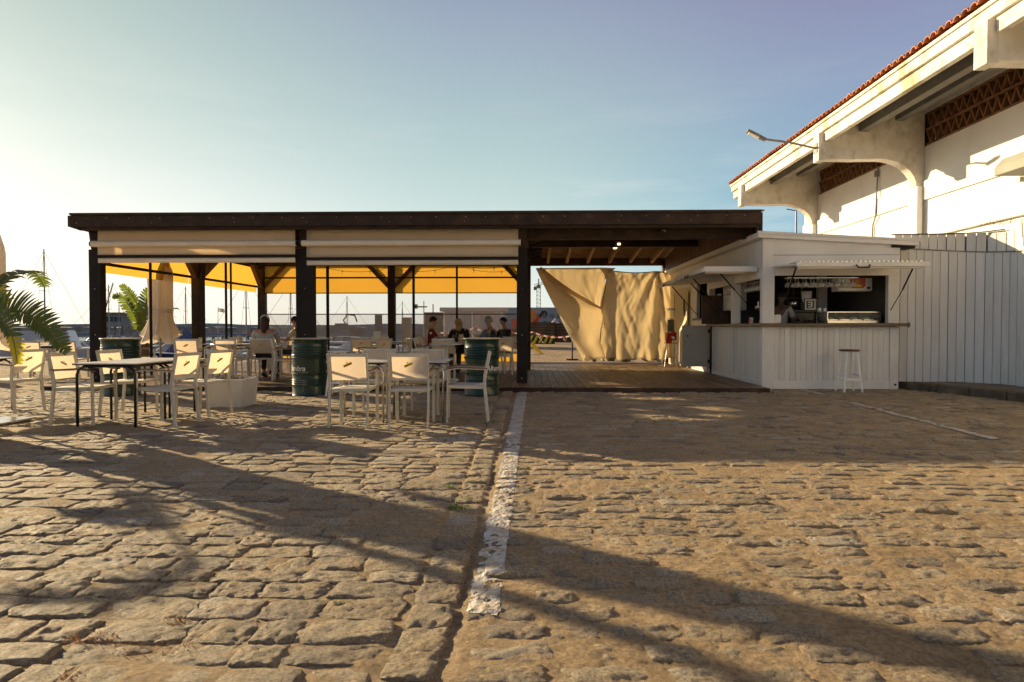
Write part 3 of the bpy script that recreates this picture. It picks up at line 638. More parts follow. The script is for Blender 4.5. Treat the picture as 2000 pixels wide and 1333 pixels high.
# ============================================================ ROLLER BLINDS on the front
def blind(xa, xb, lab, dz):
    e = empty('roller_blind', ((xa+xb)/2, 12.05, 2.98), lab, 'roller blind', 'cream roller blinds along the terrace front')
    rows = []
    for z in np.linspace(2.985, 2.50-dz, 8): rows.append([(x, 12.02+.006*math.sin(x*1.7+z*5), z) for x in np.linspace(xa, xb, 30)])
    b = MB(); b.grid(rows); o = build('fabric', b, M['blind'], e, smooth=True); s_ = o.modifiers.new('s', 'SOLIDIFY'); s_.thickness = .004
    b = MB(); b.tube([(xa-.06, 11.94, 2.70), (xb+.05, 11.94, 2.70)], .058, 16); build('roller_tube', b, M['valance'], e, auto=True)
    b = MB(); b.tube([(xa-.09, 11.94, 2.70), (xa-.061, 11.94, 2.70)], .05, 12); b.tube([(xb+.051, 11.94, 2.70), (xb+.08, 11.94, 2.70)], .05, 12); build('end_cap', b, M['steel_dark'], e)
    b = MB(); b.box(xa, xb, 11.99, 12.05, 2.445-dz, 2.498-dz); build('bottom_rail', b, M['steel_dark'], e)
    b = MB(); b.grid([[(x, 12.02, z) for x in np.linspace(xa, xb, 20)] for z in (2.443-dz, 2.40-dz, 2.35-dz)]); o = build('valance', b, M['valance'], e, smooth=True); s_ = o.modifiers.new('s', 'SOLIDIFY'); s_.thickness = .003
blind(-8.24, -4.44, 'left cream roller blind on the terrace front, rolled almost up', 0)
blind(-4.22, -.22, 'right cream roller blind on the terrace front, hanging slightly lower', .055)

# ============================================================ YELLOW SCREENS with clear windows
def screen_x(xa, xb, y, lab):                    # along the back
    e = empty('screen', ((xa+xb)/2, y, DZ), lab, 'screen', 'yellow fabric screens behind the terrace')
    b = MB(); b.grid([[(x, y+.01*math.sin(x*3+z*4), z) for x in np.linspace(xa, xb, 24)] for z in np.linspace(3.05, 2.20, 7)]); o = build('valance', b, M['yellow'], e, smooth=True)
    b = MB(); b.grid([[(x, y, z) for x in np.linspace(xa, xb, 12)] for z in (2.17, 1.8, 1.545)]); build('upper_window', b, M['plastic'], e, smooth=True)
    b = MB(); b.grid([[(x, y+.012*math.sin(x*2.3), z) for x in np.linspace(xa, xb, 16)] for z in (1.515, 1.1, .7, .335)]); build('lower_window', b, M['plastic_haze'], e, smooth=True)
    b = MB(); b.grid([[(x, y, z) for x in np.linspace(xa, xb, 12)] for z in (.305, .2, DZ)]); build('skirt', b, M['yellow'], e, smooth=True)
    for z, h in ((2.66, .05), (2.185, .03), (1.53, .03), (.32, .03)):
        b = MB(); b.box(xa, xb, y-.025, y-.006, z-h/2, z+h/2); build('rail', b, M['steel_dark'], e)
    return e
e = screen_x(-8.25, -4.41, 19.75, 'yellow screen with clear window behind the seated couple'); 
for x in (-6.28,):
    b = MB(); b.box(x-.03, x+.03, 19.68, 19.72, DZ, 3.0); build('mullion', b, M['steel_dark'], e)
e = screen_x(-4.17, -.2, 19.75, 'yellow screen with clear window behind the group of four')
for x in (-2.25,):
    b = MB(); b.box(x-.03, x+.03, 19.68, 19.72, DZ, 3.0); build('mullion', b, M['steel_dark'], e)
# steel uprights standing between the tables
for px_, y_, z1, lab in ((808, 13.6, 3.0, 'thin dark upright standing right of the middle knee braced post'), (398, 12.9, 3.0, 'thin dark upright beside the left knee braced post')):
    p = at(px_, 640, y_); b = MB(); b.box(-.025, .025, -.02, .02, 0, z1-DZ); b.box(-.07, .07, -.07, .07, -.0, .008); o = build('steel_upright', b, M['steel_dark'], base=None); o.location = (p.x, y_, DZ+.002); tag(o, lab, 'post', 'thin steel uprights of the terrace')
p = at(641, 640, 18.4); b = MB(); b.box(-.03, .03, -.02, .02, 0, 2.95); o = build('steel_upright', b, M['steel_dark']); o.location = (p.x, 18.4, DZ+.002); tag(o, 'thin dark upright just right of the wide middle front post', 'post', 'thin steel uprights of the terrace')
# left side: rolled awnings, sloping slightly outwards
for ya, yb, lab in ((12.5, 15.89, 'yellow side awning at the front left of the terrace'), (15.91, 19.9, 'yellow side awning at the rear left of the terrace')):
    e = empty('side_awning', (XL, (ya+yb)/2, 2.3), lab, 'awning', 'yellow awnings on the left side of the terrace')
    b = MB(); b.grid([[(XL-.14-(3.02-z)*.12+.01*math.sin(y*3), y, z) for y in np.linspace(ya, yb, 20)] for z in np.linspace(3.02, 2.22, 7)]); build('fabric', b, M['yellow'], e, smooth=True)
    b = MB(); b.box(XL-.17, XL-.13, ya, yb, 2.36, 2.42); build('rail', b, M['steel_dark'], e)

# string lights
def string_light(pts, lab):
    e = empty('string_lights', pts[0], lab, 'string lights', 'string lights under the terrace roof')
    path = []
    for a, b_ in zip(pts[:-1], pts[1:]):
        a, b_ = Vector(a), Vector(b_)
        for i in range(13):
            t = i/12; p = a.lerp(b_, t); p.z -= .30*4*t*(1-t)*(b_-a).length/4; path.append(p)
    b = MB(); b.tube(path, .006, 5); build('cable', b, M['black'], e)
    for i, p in enumerate(path):
        if i % 4 == 2:
            b = MB(); b.lathe([(.0, -.11), (.022, -.095), (.028, -.07), (.014, -.035)], (0,0,0), 8, 0); b.lathe([(.016, -.035), (.016, 0), (.006, .004)], (0,0,0), 8, 1)
            link('bulb', b.mesh('bulb', [M['glass'], M['black']]), e, p)
string_light([(XM+.1, 12.5, 2.95), (-2.4, 16, 3.0), (-.3, 19.4, 2.95)], 'string of bare bulbs sagging across the right terrace bay')
string_light([(XL+.2, 15.9, 2.95), (-6.2, 17.5, 2.95), (XM, 19.5, 2.95), (-2.1, 18.9, 3.0), (-.2, 17, 2.95)], 'string of bare bulbs sagging along the back of the terrace')
string_light([(XL+.2, 12.6, 2.9), (-6.3, 14.3, 2.95), (XM, 15.9, 3.0)], 'string of bare bulbs in the left terrace bay')

# ============================================================ TAN CANVAS SHEETS closing the passage
cv = empty('canvas_sheet', at(1120, 700, 19.4), 'left tan canvas sheet with its free side pulled over and knotted', 'canvas')
def C3(px_, py_, Y): return at(px_, py_, Y)
def lerp(a, b, t): return a+(b-a)*t
def poly_at(pts, t):
    n = len(pts)-1; k = min(int(t*n), n-1); f = t*n-k; return tuple(lerp(pts[k][i], pts[k+1][i], f) for i in range(2))
rows = []                                        # back part of the left sheet
Lc = [(1058, 524), (1075, 545), (1105, 568), (1140, 590), (1160, 615), (1172, 660), (1176, 700)]
Rc = [(1178, 523), (1183, 534), (1182, 560), (1176, 590), (1175, 615), (1177, 660), (1180, 700)]
for i in range(40):
    t = i/39; a = poly_at(Lc, t); b_ = poly_at(Rc, t); r = []
    for j in range(40):
        s = j/39; q = (lerp(a[0], b_[0], s), lerp(a[1], b_[1], s)); dep = 19.62+.07*math.sin(s*7+t*2)*t+.03*(1-abs(2*float(vnoise(np.array(s*9+t*5), np.array(t*4), 31))-1))+.09*float(fbm(np.array(q[0]*.08), np.array(q[1]*.035), 5, 3))
        r.append(C3(q[0], q[1], dep))
    rows.append(r)
b = MB(); b.grid(rows); o = build('upper_cloth', b, M['canvas'], cv, smooth=True); s_ = o.modifiers.new('s', 'SOLIDIFY'); s_.thickness = .004
rows = []
La = [(1047, 524), (1060, 552), (1078, 588), (1098, 628), (1117, 664), (1138, 704)]
Ra = [(1054, 524), (1080, 547), (1112, 571), (1153, 594), (1174, 604), (1180, 640), (1172, 668), (1183, 700)]
for i in range(44):
    t = i/43; a = poly_at(La, t); b_ = poly_at(Ra, t); r = []
    for j in range(36):
        s = j/35; q = (lerp(a[0], b_[0], s), lerp(a[1], b_[1], s)); bul = math.sin(s*math.pi)*math.sin(min(1, t*1.15)*math.pi)
        r.append(C3(q[0], q[1], 19.35-.45*bul+.06*math.sin(s*8-t*6)*t+.08*float(fbm(np.array(q[0]*.05), np.array(q[1]*.05), 15, 3))))
    rows.append(r)
b = MB(); b.grid(rows); o = build('folded_flap', b, M['canvas'], cv, smooth=True); s_ = o.modifiers.new('s', 'SOLIDIFY'); s_.thickness = .004
b = MB(); b.tube([C3(p_[0]+1, p_[1]-1, 19.2) for p_ in Ra[:5]], [.035, .06, .07, .055, .02], 8); build('rolled_edge', b, M['canvas'], cv, smooth=True)
b = MB(); b.tube([C3(p_[0], p_[1], 19.33) for p_ in La], .012, 6); build('hem_rope', b, M['white_print'], cv)
b = MB(); b.lathe([(0, 0), (.09, .03), (.1, .07), (.04, .12), (.07, .17), (0, .2)], C3(1145, 706, 19.2), 10, rf=lambda a_, z: 1+.25*math.sin(a_*3+z*30)); build('knot', b, M['canvas'], cv, smooth=True)
cv2 = empty('canvas_sheet', at(1245, 700, 19.4), 'right tan canvas sheet hanging full width beside the white bar', 'canvas')
rows = []
Lb = [(1187, 528), (1186, 538), (1183, 560), (1173, 590), (1170, 615), (1172, 660), (1174, 703)]
Rb = [(1313, 531), (1313, 560), (1314, 590), (1315, 620), (1316, 650), (1316, 680), (1316, 702)]
for i in range(56):
    t = i/55; a = poly_at(Lb, t); b_ = poly_at(Rb, t); r = []
    for j in range(90):
        s = j/89; hem = (2.2*math.sin(s*31)+1.5*math.sin(s*17+2))*max(0, t-.9)/.1; sag = (4*math.sin(math.pi*min(1, s/.78)) if s < .78 else 5*(s-.78)/.22)*(1-t)
        q = (lerp(a[0], b_[0], s), lerp(a[1], b_[1], s)+sag+hem)
        dd = abs(s-.78-.0*t)
        fold = .16*math.exp(-((s-(.78+.22*t))/.05)**2)+.05*math.sin((s-.78)*22/(.35+t)+5*float(fbm(np.array(s*3.), np.array(t*3.), 7, 2)))*math.exp(-dd*3)*(.25+t)+.05*(1-abs(2*float(vnoise(np.array(s*9-t*4), np.array(t*3.+s*1.5), 8))-1))+.07*float(fbm(np.array(s*5), np.array(t*4), 12, 4))+.03*(1-abs(2*float(vnoise(np.array(s*16+t*7), np.array(t*5-s*3), 28))-1))
        ph_ = math.atan2((s-.78)*1.6, t+.08); fold += .045*math.sin(ph_*11+1)*math.exp(-1.3*math.hypot(s-.78, t))+(.10*math.sin(s*34+2*math.sin(s*9)) if t > .86 else 0)*(t-.86)/.14
        dep = 19.5-fold-.05*math.sin(s*30+t*4)*t**2+.09*float(fbm(np.array(q[0]*.06-q[1]*.03), np.array(q[1]*.03), 25, 4))
        r.append(C3(q[0], q[1], dep))
    rows.append(r)
b = MB(); b.grid(rows); o = build('hanging_cloth', b, M['canvas'], cv2, smooth=True); s_ = o.modifiers.new('s', 'SOLIDIFY'); s_.thickness = .004
b = MB(); b.tube([rows[0][j] for j in range(0, 90, 6)]+[rows[0][-1]], .014, 6); build('top_rope', b, M['rope'], cv2)
b = MB(); b.prism([(1170, 523), (1203, 524), (1190, 534), (1187, 539), (1185, 546), (1182, 546), (1180, 536)], lambda u, v, t: C3(u, v, t), 19.42, 19.44); build('top_gusset', b, M['canvas'], cv2)
b = MB(); b.tube([C3(1185, 545, 19.35), C3(1184, 552, 19.35), C3(1180, 575, 19.4), C3(1176, 600, 19.38), C3(1174, 640, 19.3), C3(1172, 668, 19.1)], .013, 6); build('seam_rope', b, M['rope'], cv2)

# rocks and bits holding the canvas down
def rock(px_, py_, w_, h_, seed, lab, mat='rock', Y=18.9, name='rock'):
    p = gr(px_, py_, DZ if Y < 18.4 else 0); b = MB(); n, m_ = 12, 8; k = w_*p.y/FPX/2; hh = h_*p.y/FPX
    vs = []; fs = []
    for i in range(m_):
        ph = math.pi*i/(m_-1)
        for j in range(n):
            a = 2*math.pi*j/n; q = 1+.35*float(vnoise(np.array(math.cos(a)*1.6+seed), np.array(math.sin(a)*1.6+i*.5), seed)-.5)*2
            vs.append((k*q*math.sin(ph)*math.cos(a), k*.7*q*math.sin(ph)*math.sin(a), hh/2-hh/2*math.cos(ph)*(-1 if False else 1)*q*.9))
    for i in range(m_-1):
        for j in range(n): fs.append((i*n+j, i*n+(j+1)%n, (i+1)*n+(j+1)%n, (i+1)*n+j))
    b.add(vs, fs); o = build(name, b, M[mat]); o.location = p; o.location.z -= .01; tag(o, lab, 'rock'); return o
rock(1219, 707, 28, 8, 3, 'flat stone at the foot of the canvas under a smaller stone'); r_ = rock(1227, 708, 14, 12, 5, 'small round stone lying upon a flat stone at the canvas foot'); r_.location.z += .09; r_.location.x -= .05
rock(1265, 706, 26, 14, 8, 'large jagged stone weighing down the right canvas'); rock(1278, 704, 20, 12, 9, 'pale flat stone beside the large jagged one'); rock(1297, 707, 30, 7, 11, 'low dark stone nearest to the dispenser stand'); rock(1161, 707, 9, 8, 14, 'small dark stone beside the knot of the left canvas')
p = gr(1193, 705, 0); b = MB(); b.prism([(-.17, .16), (.17, .16), (.11, 0), (-.12, 0)], lambda u, v, t: (u, t, v), -.12, .12); b.box(-.19, .19, -.14, .14, .161, .185); o = build('trough', b, M['rock'], bev=.01); o.location = p; tag(o, 'grey tapered trough standing at the foot of the canvases', 'trough')
p = gr(1225, 710, 0); b = MB(); b.box(-1.2, 1.35, -.12, .12, 0, .03); o = build('ground_board', b, M['deck'], bev=.004); o.location = (p.x+.1, p.y+.05, .0); tag(o, 'flat board lying along the foot of the canvas', 'board')

# ============================================================ WHITE BAR KIOSK
KX, KR, KY, KB = 4.22, 6.66, 11.74, 19.6
kiosk = empty('bar_kiosk', (5.4, 14, 0), 'white boarded bar kiosk with raised shutters and brown counter', 'kiosk')
WB = M['white_board']; WP = M['white_paint']
def kbox(name, x0, x1, y0, y1, z0, z1, mat=None, bev=.005, parent=None):
    b = MB(); b.box(x0, x1, y0, y1, z0, z1); return build(name, b, mat or WP, parent or kiosk, bev=bev)
# front lower wall
kbox('base_rail', 4.43, 6.50, KY+.005, KY+.05, .0, .15)
b = MB(); b.box(0, .0935, 0, .022, 0, .985); fb = b.mesh('wall_board', WB)
for i in range(21): link('wall_board', fb, kiosk, (4.43+i*.0985, KY+.018+rnd.uniform(-.001, .001), .151))
kbox('backing', 4.3, 6.6, KY+.055, KY+.08, .0, 1.13, M['interior'], 0)
kbox('corner_post', KX, 4.43, KY, KY+.14, .0, 2.2); kbox('end_post', 6.50, KR, KY, KY+.10, 0, 1.135)
for x in (4.31, 6.60):
    b = MB(); b.lathe([(0, -.004), (.02, -.004), (.02, .0)], n=12); o = link('vent_plug', b.mesh('vent_plug', M['steel_dark']), kiosk, (x, KY-.003, .085)); o.rotation_euler = (R(90), 0, 0)
# left lower wall
kbox('base_rail', KX+.005, KX+.05, KY+.14, 15.0, .0, .15)
b = MB(); b.box(0, .022, 0, .0935, 0, .985); fb2 = b.mesh('wall_board', WB)
for i in range(31): link('wall_board', fb2, kiosk, (KX+.02+rnd.uniform(-.001, .001), KY+.142+i*.0985, .151))
kbox('backing', KX+.055, KX+.08, KY+.1, 14.95, 0, 1.13, M['interior'], 0)
kbox('side_trim', KX-.004, KX+.016, 13.42, 13.50, .152, 1.135)
kbox('side_trim', KX-.004, KX+.016, 14.86, 14.96, .0, 1.135)
# counters
kbox('counter', 4.10, 6.78, KY-.13, KY+.42, 1.14, 1.195, M['counter'], .006)
kbox('counter', 4.10, 4.62, KY+.424, 15.05, 1.14, 1.195, M['counter'], .006)
kbox('counter_clip', 6.782, 6.80, KY-.10, KY-.04, 1.12, 1.21, M['chrome'], .002)
# uprights, lintels, upper walls
kbox('jamb', 6.46, 6.66, KY+.002, KY+.10, 1.197, 2.06); kbox('jamb', KX, KX+.15, 13.42, 13.58, 1.197, 2.2); kbox('jamb', KX, KX+.15, 15.25, 15.4, 1.197, 2.2)
kbox('lintel', 4.43, KR, KY+.004, KY+.10, 2.06, 2.199); kbox('lintel', KX+.01, KX+.10, KY+.14, 13.42, 2.02, 2.199); kbox('lintel', KX+.01, KX+.10, 13.58, 15.25, 2.02, 2.199)
def wedge(name, pts, fn, a, c, mat): b = MB(); b.prism(pts, fn, a, c); return build(name, b, mat, kiosk, bev=.003)
wedge('upper_wall', [(KX, 2.2), (KR, 2.2), (KR, 2.60), (KX, 2.74)], lambda u, v, t: (u, t, v), KY, KY+.08, WP)
kbox('board_seam', KX+.02, KR-.01, KY-.004, KY-.001, 2.425, 2.431, M['steel_dark'], 0)
kbox('upper_wall', KX, KX+.08, KY+.08, KB, 2.2, 2.72)
kbox('corner_trim', KX-.012, KX+.17, KY-.014, KY-.001, .0, 2.70)
wedge('roof', [(KX-.13, 2.735), (KX-.13, 2.83), (6.92, 2.68), (6.92, 2.58)], lambda u, v, t: (u, t, v), KY-.12, KB, WP)
wedge('roof_trim', [(KX-.15, 2.80), (KX-.15, 2.85), (6.96, 2.69), (6.96, 2.65)], lambda u, v, t: (u, t, v), KY-.145, KY-.121, WP)
wedge('soffit_shade_strip', [(6.5, 2.56), (6.9, 2.54), (6.9, 2.575), (6.5, 2.60)], lambda u, v, t: (u, t, v), KY-.05, KY+.9, M['steel_dark'])  # dark strip standing in for shade below the roof overhang
# rear left wall with door and window
kbox('rear_wall', KX, KX+.08, 15.4, 16.9, 0, 1.30); kbox('rear_wall', KX, KX+.08, 16.35, 16.9, 1.305, 2.2); kbox('sill', KX-.10, KX+.10, 15.3, 16.4, 1.305, 1.345, M['counter'])
kbox('rear_wall', KX, KX+.08, 16.9, KB, .0, 2.2, M['beige_door'])
dr = kbox('door', KX-.03, KX-.002, 17.1, 18.7, .1, 2.05, M['beige_door']); kbox('handle', KX-.09, KX-.055, 17.35, 17.39, 1.45, 1.85, M['steel_dark'], .004, dr)
kbox('door_frame', KX-.04, KX-.032, 17.05, 17.1, .1, 2.1, M['counter'], 0); kbox('door_frame', KX-.04, KX-.032, 18.7, 18.75, .1, 2.1, M['counter'], 0)
hd = kbox('half_door', 3.575, 4.17, 15.12, 15.16, .20, 1.165, M['grey_door'], .004)
b = MB(); b.lathe([(0, -.05), (.035, -.045), (.04, -.02), (.02, 0)], n=10); o = link('knob', b.mesh('knob', M['black']), hd, (3.70, 15.118, .92)); o.rotation_euler = (R(90), 0, 0)
kbox('hinge', 4.172, 4.20, 15.09, 15.17, .28, .36, M['black'], 0, hd); kbox('hinge', 4.172, 4.20, 15.09, 15.17, 1.0, 1.08, M['black'], 0, hd); kbox('hinge_strip', 4.205, 4.215, 15.08, 15.14, .16, 1.15, M['counter'], 0, hd)
kbox('doorway_jamb', 4.4, 4.44, 14.97, 15.25, .07, 1.9, M['grey_door'], 0)
# inside
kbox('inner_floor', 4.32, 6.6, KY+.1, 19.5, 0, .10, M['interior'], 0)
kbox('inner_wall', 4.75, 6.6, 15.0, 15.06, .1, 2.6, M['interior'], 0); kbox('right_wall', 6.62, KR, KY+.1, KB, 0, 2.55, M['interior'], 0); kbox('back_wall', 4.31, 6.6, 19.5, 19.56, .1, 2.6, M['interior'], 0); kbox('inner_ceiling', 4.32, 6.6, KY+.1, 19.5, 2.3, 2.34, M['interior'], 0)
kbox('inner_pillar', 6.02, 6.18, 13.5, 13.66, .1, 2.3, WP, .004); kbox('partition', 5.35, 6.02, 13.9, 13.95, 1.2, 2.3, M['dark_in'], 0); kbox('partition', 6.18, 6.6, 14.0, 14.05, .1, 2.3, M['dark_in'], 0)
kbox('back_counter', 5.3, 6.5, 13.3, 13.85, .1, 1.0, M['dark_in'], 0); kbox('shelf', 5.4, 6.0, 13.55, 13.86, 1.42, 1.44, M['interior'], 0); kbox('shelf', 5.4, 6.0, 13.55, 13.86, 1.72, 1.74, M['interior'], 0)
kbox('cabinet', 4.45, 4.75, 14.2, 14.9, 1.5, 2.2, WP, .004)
# shutters raised as canopies
def flap(x0, x1, y0, y1, zh, zo, axis, lab):
    e = MB(); n = 14
    if axis == 'y':                              # hinge at y1, outer edge at y0
        e.add([(x0, y1, zh), (x1, y1, zh), (x1, y0, zo), (x0, y0, zo), (x0, y1, zh+.03), (x1, y1, zh+.03), (x1, y0, zo+.03), (x0, y0, zo+.03)], [(0,1,2,3), (4,5,6,7), (0,1,5,4), (1,2,6,5), (2,3,7,6), (3,0,4,7)])
        o = build('shutter', e, WP, kiosk)
        b = MB(); b.box(x0-.03, x1+.04, y0-.035, y0-.002, zo-.028, zo+.05); build('edge_rail', b, WP, o, bev=.004)
        b = MB()
        for i in range(int((x1-x0)/.075)): b.box(x0+.02+i*.075, x0+.05+i*.075, y0-.03, y0+.4, zo+.052, zo+.064)
        build('ribs', b, M['chrome'], o)
        b = MB(); b.box(x0+.05, x1-.05, y0+.04, y0+.10, zo-.055, zo-.002); build('lower_rail', b, M['valance'], o, bev=.003)
        xm = (x0+x1)/2; b = MB(); b.tube([(xm-.11, y0-.05, zo+.0), (xm-.09, y0-.07, zo-.05), (xm+.09, y0-.07, zo-.05), (xm+.11, y0-.05, zo)], .012, 6); build('latch', b, M['steel_dark'], o)
        for x in (x0+.10, x1-.02):
            b = MB(); b.tube([(x, y0+.30, zo-.0), (x, y0+.62, zo-.38)], .014, 7); b.tube([(x, y0+.62, zo-.38), (x, y1-.02, zo-.72)], .008, 7); build('gas_strut', b, M['black'], o)
    else:
        e.add([(x1, y0, zh), (x1, y1, zh), (x0, y1, zo), (x0, y0, zo), (x1, y0, zh+.03), (x1, y1, zh+.03), (x0, y1, zo+.03), (x0, y0, zo+.03)], [(0,1,2,3), (4,5,6,7), (0,1,5,4), (1,2,6,5), (2,3,7,6), (3,0,4,7)])
        o = build('shutter', e, WP, kiosk)
        b = MB(); b.box(x0-.035, x0-.002, y0-.02, y1, zo-.028, zo+.05); build('edge_rail', b, WP, o, bev=.004)
        b = MB(); b.box(x0, x1, y0-.03, y0-.002, zo-.02, zh+.045); build('side_rail', b, WP, o, bev=.004)
        b = MB(); b.box(x0+.06, x1-.2, y0+.05, y0+.11, zo-.045, zo-.004); build('lower_rail', b, M['valance'], o)
        ym = (y0+y1)/2; b = MB(); b.tube([(x0-.05, ym-.11, zo), (x0-.07, ym-.09, zo-.05), (x0-.07, ym+.09, zo-.05), (x0-.05, ym+.11, zo)], .012, 6); build('latch', b, M['steel_dark'], o)
        for y in (y0+.15, y1-.12):
            b = MB(); b.tube([(x0+.32, y, zo), (x0+.62, y, zo-.34)], .014, 7); b.tube([(x0+.62, y, zo-.34), (x1-.02, y, zo-.72)], .008, 7); build('gas_strut', b, M['black'], o)
flap(4.42, 6.50, 10.72, 11.72, 2.205, 2.15, 'y', '')
flap(3.22, 4.2, 12.0, 14.1, 2.205, 2.17, 'x', ''); flap(3.22, 4.2, 14.2, 16.2, 2.205, 2.14, 'x', '')
kbox('brown_side_panel', 3.98, 4.62, 14.96, 14.99, 1.2, 1.86, M['wood_mid'], .004)
b = MB(); b.tube([(6.66+.3, KY-.8, 2.42), (6.66+.3, KY-.8, 2.36), (6.68, KY-.1, 2.44)], .006, 5); 
# lettered fridge-style box sign
sg = empty('box_sign', (6.1, 12.1, 2.0), 'white box sign with red and yellow print hanging inside the bar', 'sign')
b = MB(); b.box(5.78, 6.42, 12.2, 12.48, 1.80, 2.05); build('case', b, M['white_print'], sg, bev=.02)
b = MB(); b.prism([(6.0, 2.045), (6.28, 2.045), (6.28, 1.90), (6.24, 1.855), (6.04, 1.855), (6.0, 1.90)], lambda u, v, t: (u, t, v), 12.190, 12.199); build('red_field', b, M['red_plastic'], sg)
b = MB(); b.prism([(6.06, 1.88), (6.22, 1.88), (6.20, 1.91), (6.17, 1.915), (6.14, 1.93), (6.11, 1.915), (6.07, 1.905)], lambda u, v, t: (u, t, v), 12.184, 12.189); build('yellow_mark', b, M['yellow_print'], sg)
b = MB()
for z, a, c in ((2.0, 6.08, 6.2), (1.97, 6.1, 6.18)): b.box(a, c, 12.184, 12.189, z, z+.012)
b.lathe([(0, 0), (.03, 0), (.03, .004), (0, .004)], (0,0,0), 12); 
build('small_print', MB().add([(p[0]+0, p[1], p[2]) for p in b.v[:16]], b.f[:12]), M['yellow_print'], sg)
b = MB(); b.prism([(6.31, 1.85), (6.345, 1.835), (6.38, 1.85), (6.38, 1.875), (6.345, 1.89), (6.31, 1.875)], lambda u, v, t: (u, t, v), 12.190, 12.199); build('blue_badge', b, solid('badge_blue', (.08,.07,.2)), sg)
# glasses hanging in rows
gp = [(.026, 0), (.036, -.004), (.006, -.012), (.005, -.075), (.03, -.10), (.042, -.14), (.034, -.185)]
g0 = MB().lathe([(r, z) for r, z in gp][:], (0,0,0), 10); gme = g0.mesh('wine_glass', M['wineglass'], True)
rackn = 0
def glass(x, y, z=2.03):
    o = bpy.data.objects.new('wine_glass', gme); col.objects.link(o); o.location = (x, y, z); o.scale = (1.3, 1.3, .9); tag(o, 'clear wine glass hanging upside down under the bar lintel', 'glass', 'wine glasses hanging over the bar'); return o
for i in range(9):
    for y in (12.0, 12.14): glass(4.82+i*.142, y+rnd.uniform(-.01, .01))
for i in range(11): glass(4.42, 12.0+i*.12, 2.0)
for i in range(8): glass(4.42, 13.7+i*.13, 2.0)
b = MB()
for y in (11.99, 12.06, 12.13): b.box(4.75, 6.05, y-.004, y+.004, 2.034, 2.042)
for x in (4.39, 4.45): b.box(x-.004, x+.004, 11.99, 14.8, 2.004, 2.012)
for x in (4.8, 5.4, 6.0): b.tube([(x, 12.06, 2.042), (x, 12.06, 2.3)], .004, 5)
o = build('glass_rack', b, M['chrome']); tag(o, 'metal rails holding wine glasses under the bar ceiling', 'rack')
# things on and behind the counter
def thing1(name, b, mats, loc, lab, cat, group=None, smooth=False, auto=False, bev=0):
    o = build(name, b, mats, smooth=smooth, auto=auto, bev=bev); o.location = loc; return tag(o, lab, cat, group)
b = MB(); b.lathe([(.035, 0), (.036, .0), (.036, .115), (.033, .12)], n=16, mi=0); b.box(-.037, -.0, -.03, .03, .02, .10, 1)
thing1('drink_can', b, [solid('can_white', (.6,.6,.62)), M['red_plastic']], (4.36, 12.75, 1.197), 'small white and red can on the side counter', 'can')
b = MB(); b.box(-.10, .10, -.12, .12, 0, .012); b.tube([(0, 0, .012), (0, 0, .30)], .04, 12); b.tube([(-.12, 0, .32), (.12, 0, .32)], .035, 10); b.tube([(-.08, -.02, .32), (-.08, -.09, .25)], .012, 6); b.tube([(.08, -.02, .32), (.08, -.09, .25)], .012, 6); b.box(-.09, -.07, -.03, -.01, .32, .44, 1); b.box(.07, .09, -.03, -.01, .32, .44, 1)
thing1('beer_tap', b, [M['chrome'], M['white_print']], (4.62, 12.9, 1.197), 'chrome beer tap behind the corner of the bar', 'beer tap', auto=True)
b = MB(); b.box(-.07, .07, -.02, .02, 0, .16); thing1('napkin_holder', b, M['white_print'], (4.58, 12.02, 1.197), 'white card holder right beside the bar corner post', 'card holder', bev=.004)
for dx, lab in ((0, 'left white plate stack on the side counter'),):
    b = MB()
    for k in range(5): b.lathe([(0, k*.012), (.09, k*.012), (.11, k*.012+.010), (0, k*.012+.008)], n=18)
    thing1('plate_stack', b, M['white_print'], (4.52, 12.45, 1.197), 'low stack of pale plates near the bar corner', 'plates')
# coffee machine with a square framed mark
cm = empty('coffee_machine', (5.35, 13.0, 1.0), 'black coffee machine with grinder and square white mark', 'coffee machine')
b = MB(); b.box(5.15, 5.62, 12.8, 13.2, 1.0, 1.42); b.box(5.12, 5.65, 12.75, 13.2, 1.42, 1.47); build('body', b, M['black'], cm, bev=.01)
b = MB(); b.lathe([(.03, 0), (.03, .06), (.09, .22), (.1, .36), (.08, .37)], (5.50, 12.9, 1.47), 14); build('hopper', b, M['white_print'], cm, smooth=True)
b = MB(); b.lathe([(.05, 0), (.06, .1), (.08, .16), (.02, .2)], (5.25, 12.9, 1.47), 12); build('grinder_top', b, M['chrome'], cm, smooth=True)
b = MB(); b.tube([(5.2, 12.74, 1.28), (5.55, 12.74, 1.28)], .016, 8); b.tube([(5.3, 12.74, 1.27), (5.3, 12.6, 1.25)], .014, 6); b.tube([(5.48, 12.74, 1.27), (5.48, 12.6, 1.25)], .014, 6); build('group_heads', b, M['chrome'], cm)
b = MB(); X0, Z0 = 5.40, 1.47; s_ = .20
for a in ((0, s_, 0, .022), (0, s_, s_-.022, s_), (0, .022, .022, s_-.022), (s_-.022, s_, .022, s_-.022)): b.box(X0+a[0], X0+a[1], 12.728, 12.736, Z0+a[2], Z0+a[3])
for a in ((.06, .14, .045, .065), (.06, .14, .09, .11), (.06, .14, .135, .155), (.12, .14, .065, .09), (.12, .14, .11, .135)): b.box(X0+a[0], X0+a[1], 12.728, 12.736, Z0+a[2], Z0+a[3])
build('square_mark', b, M['white_print'], cm); b = MB(); b.box(X0-.02, X0+s_+.02, 12.738, 12.75, Z0-.0, Z0+s_+.02); build('mark_plate', b, M['black'], cm)
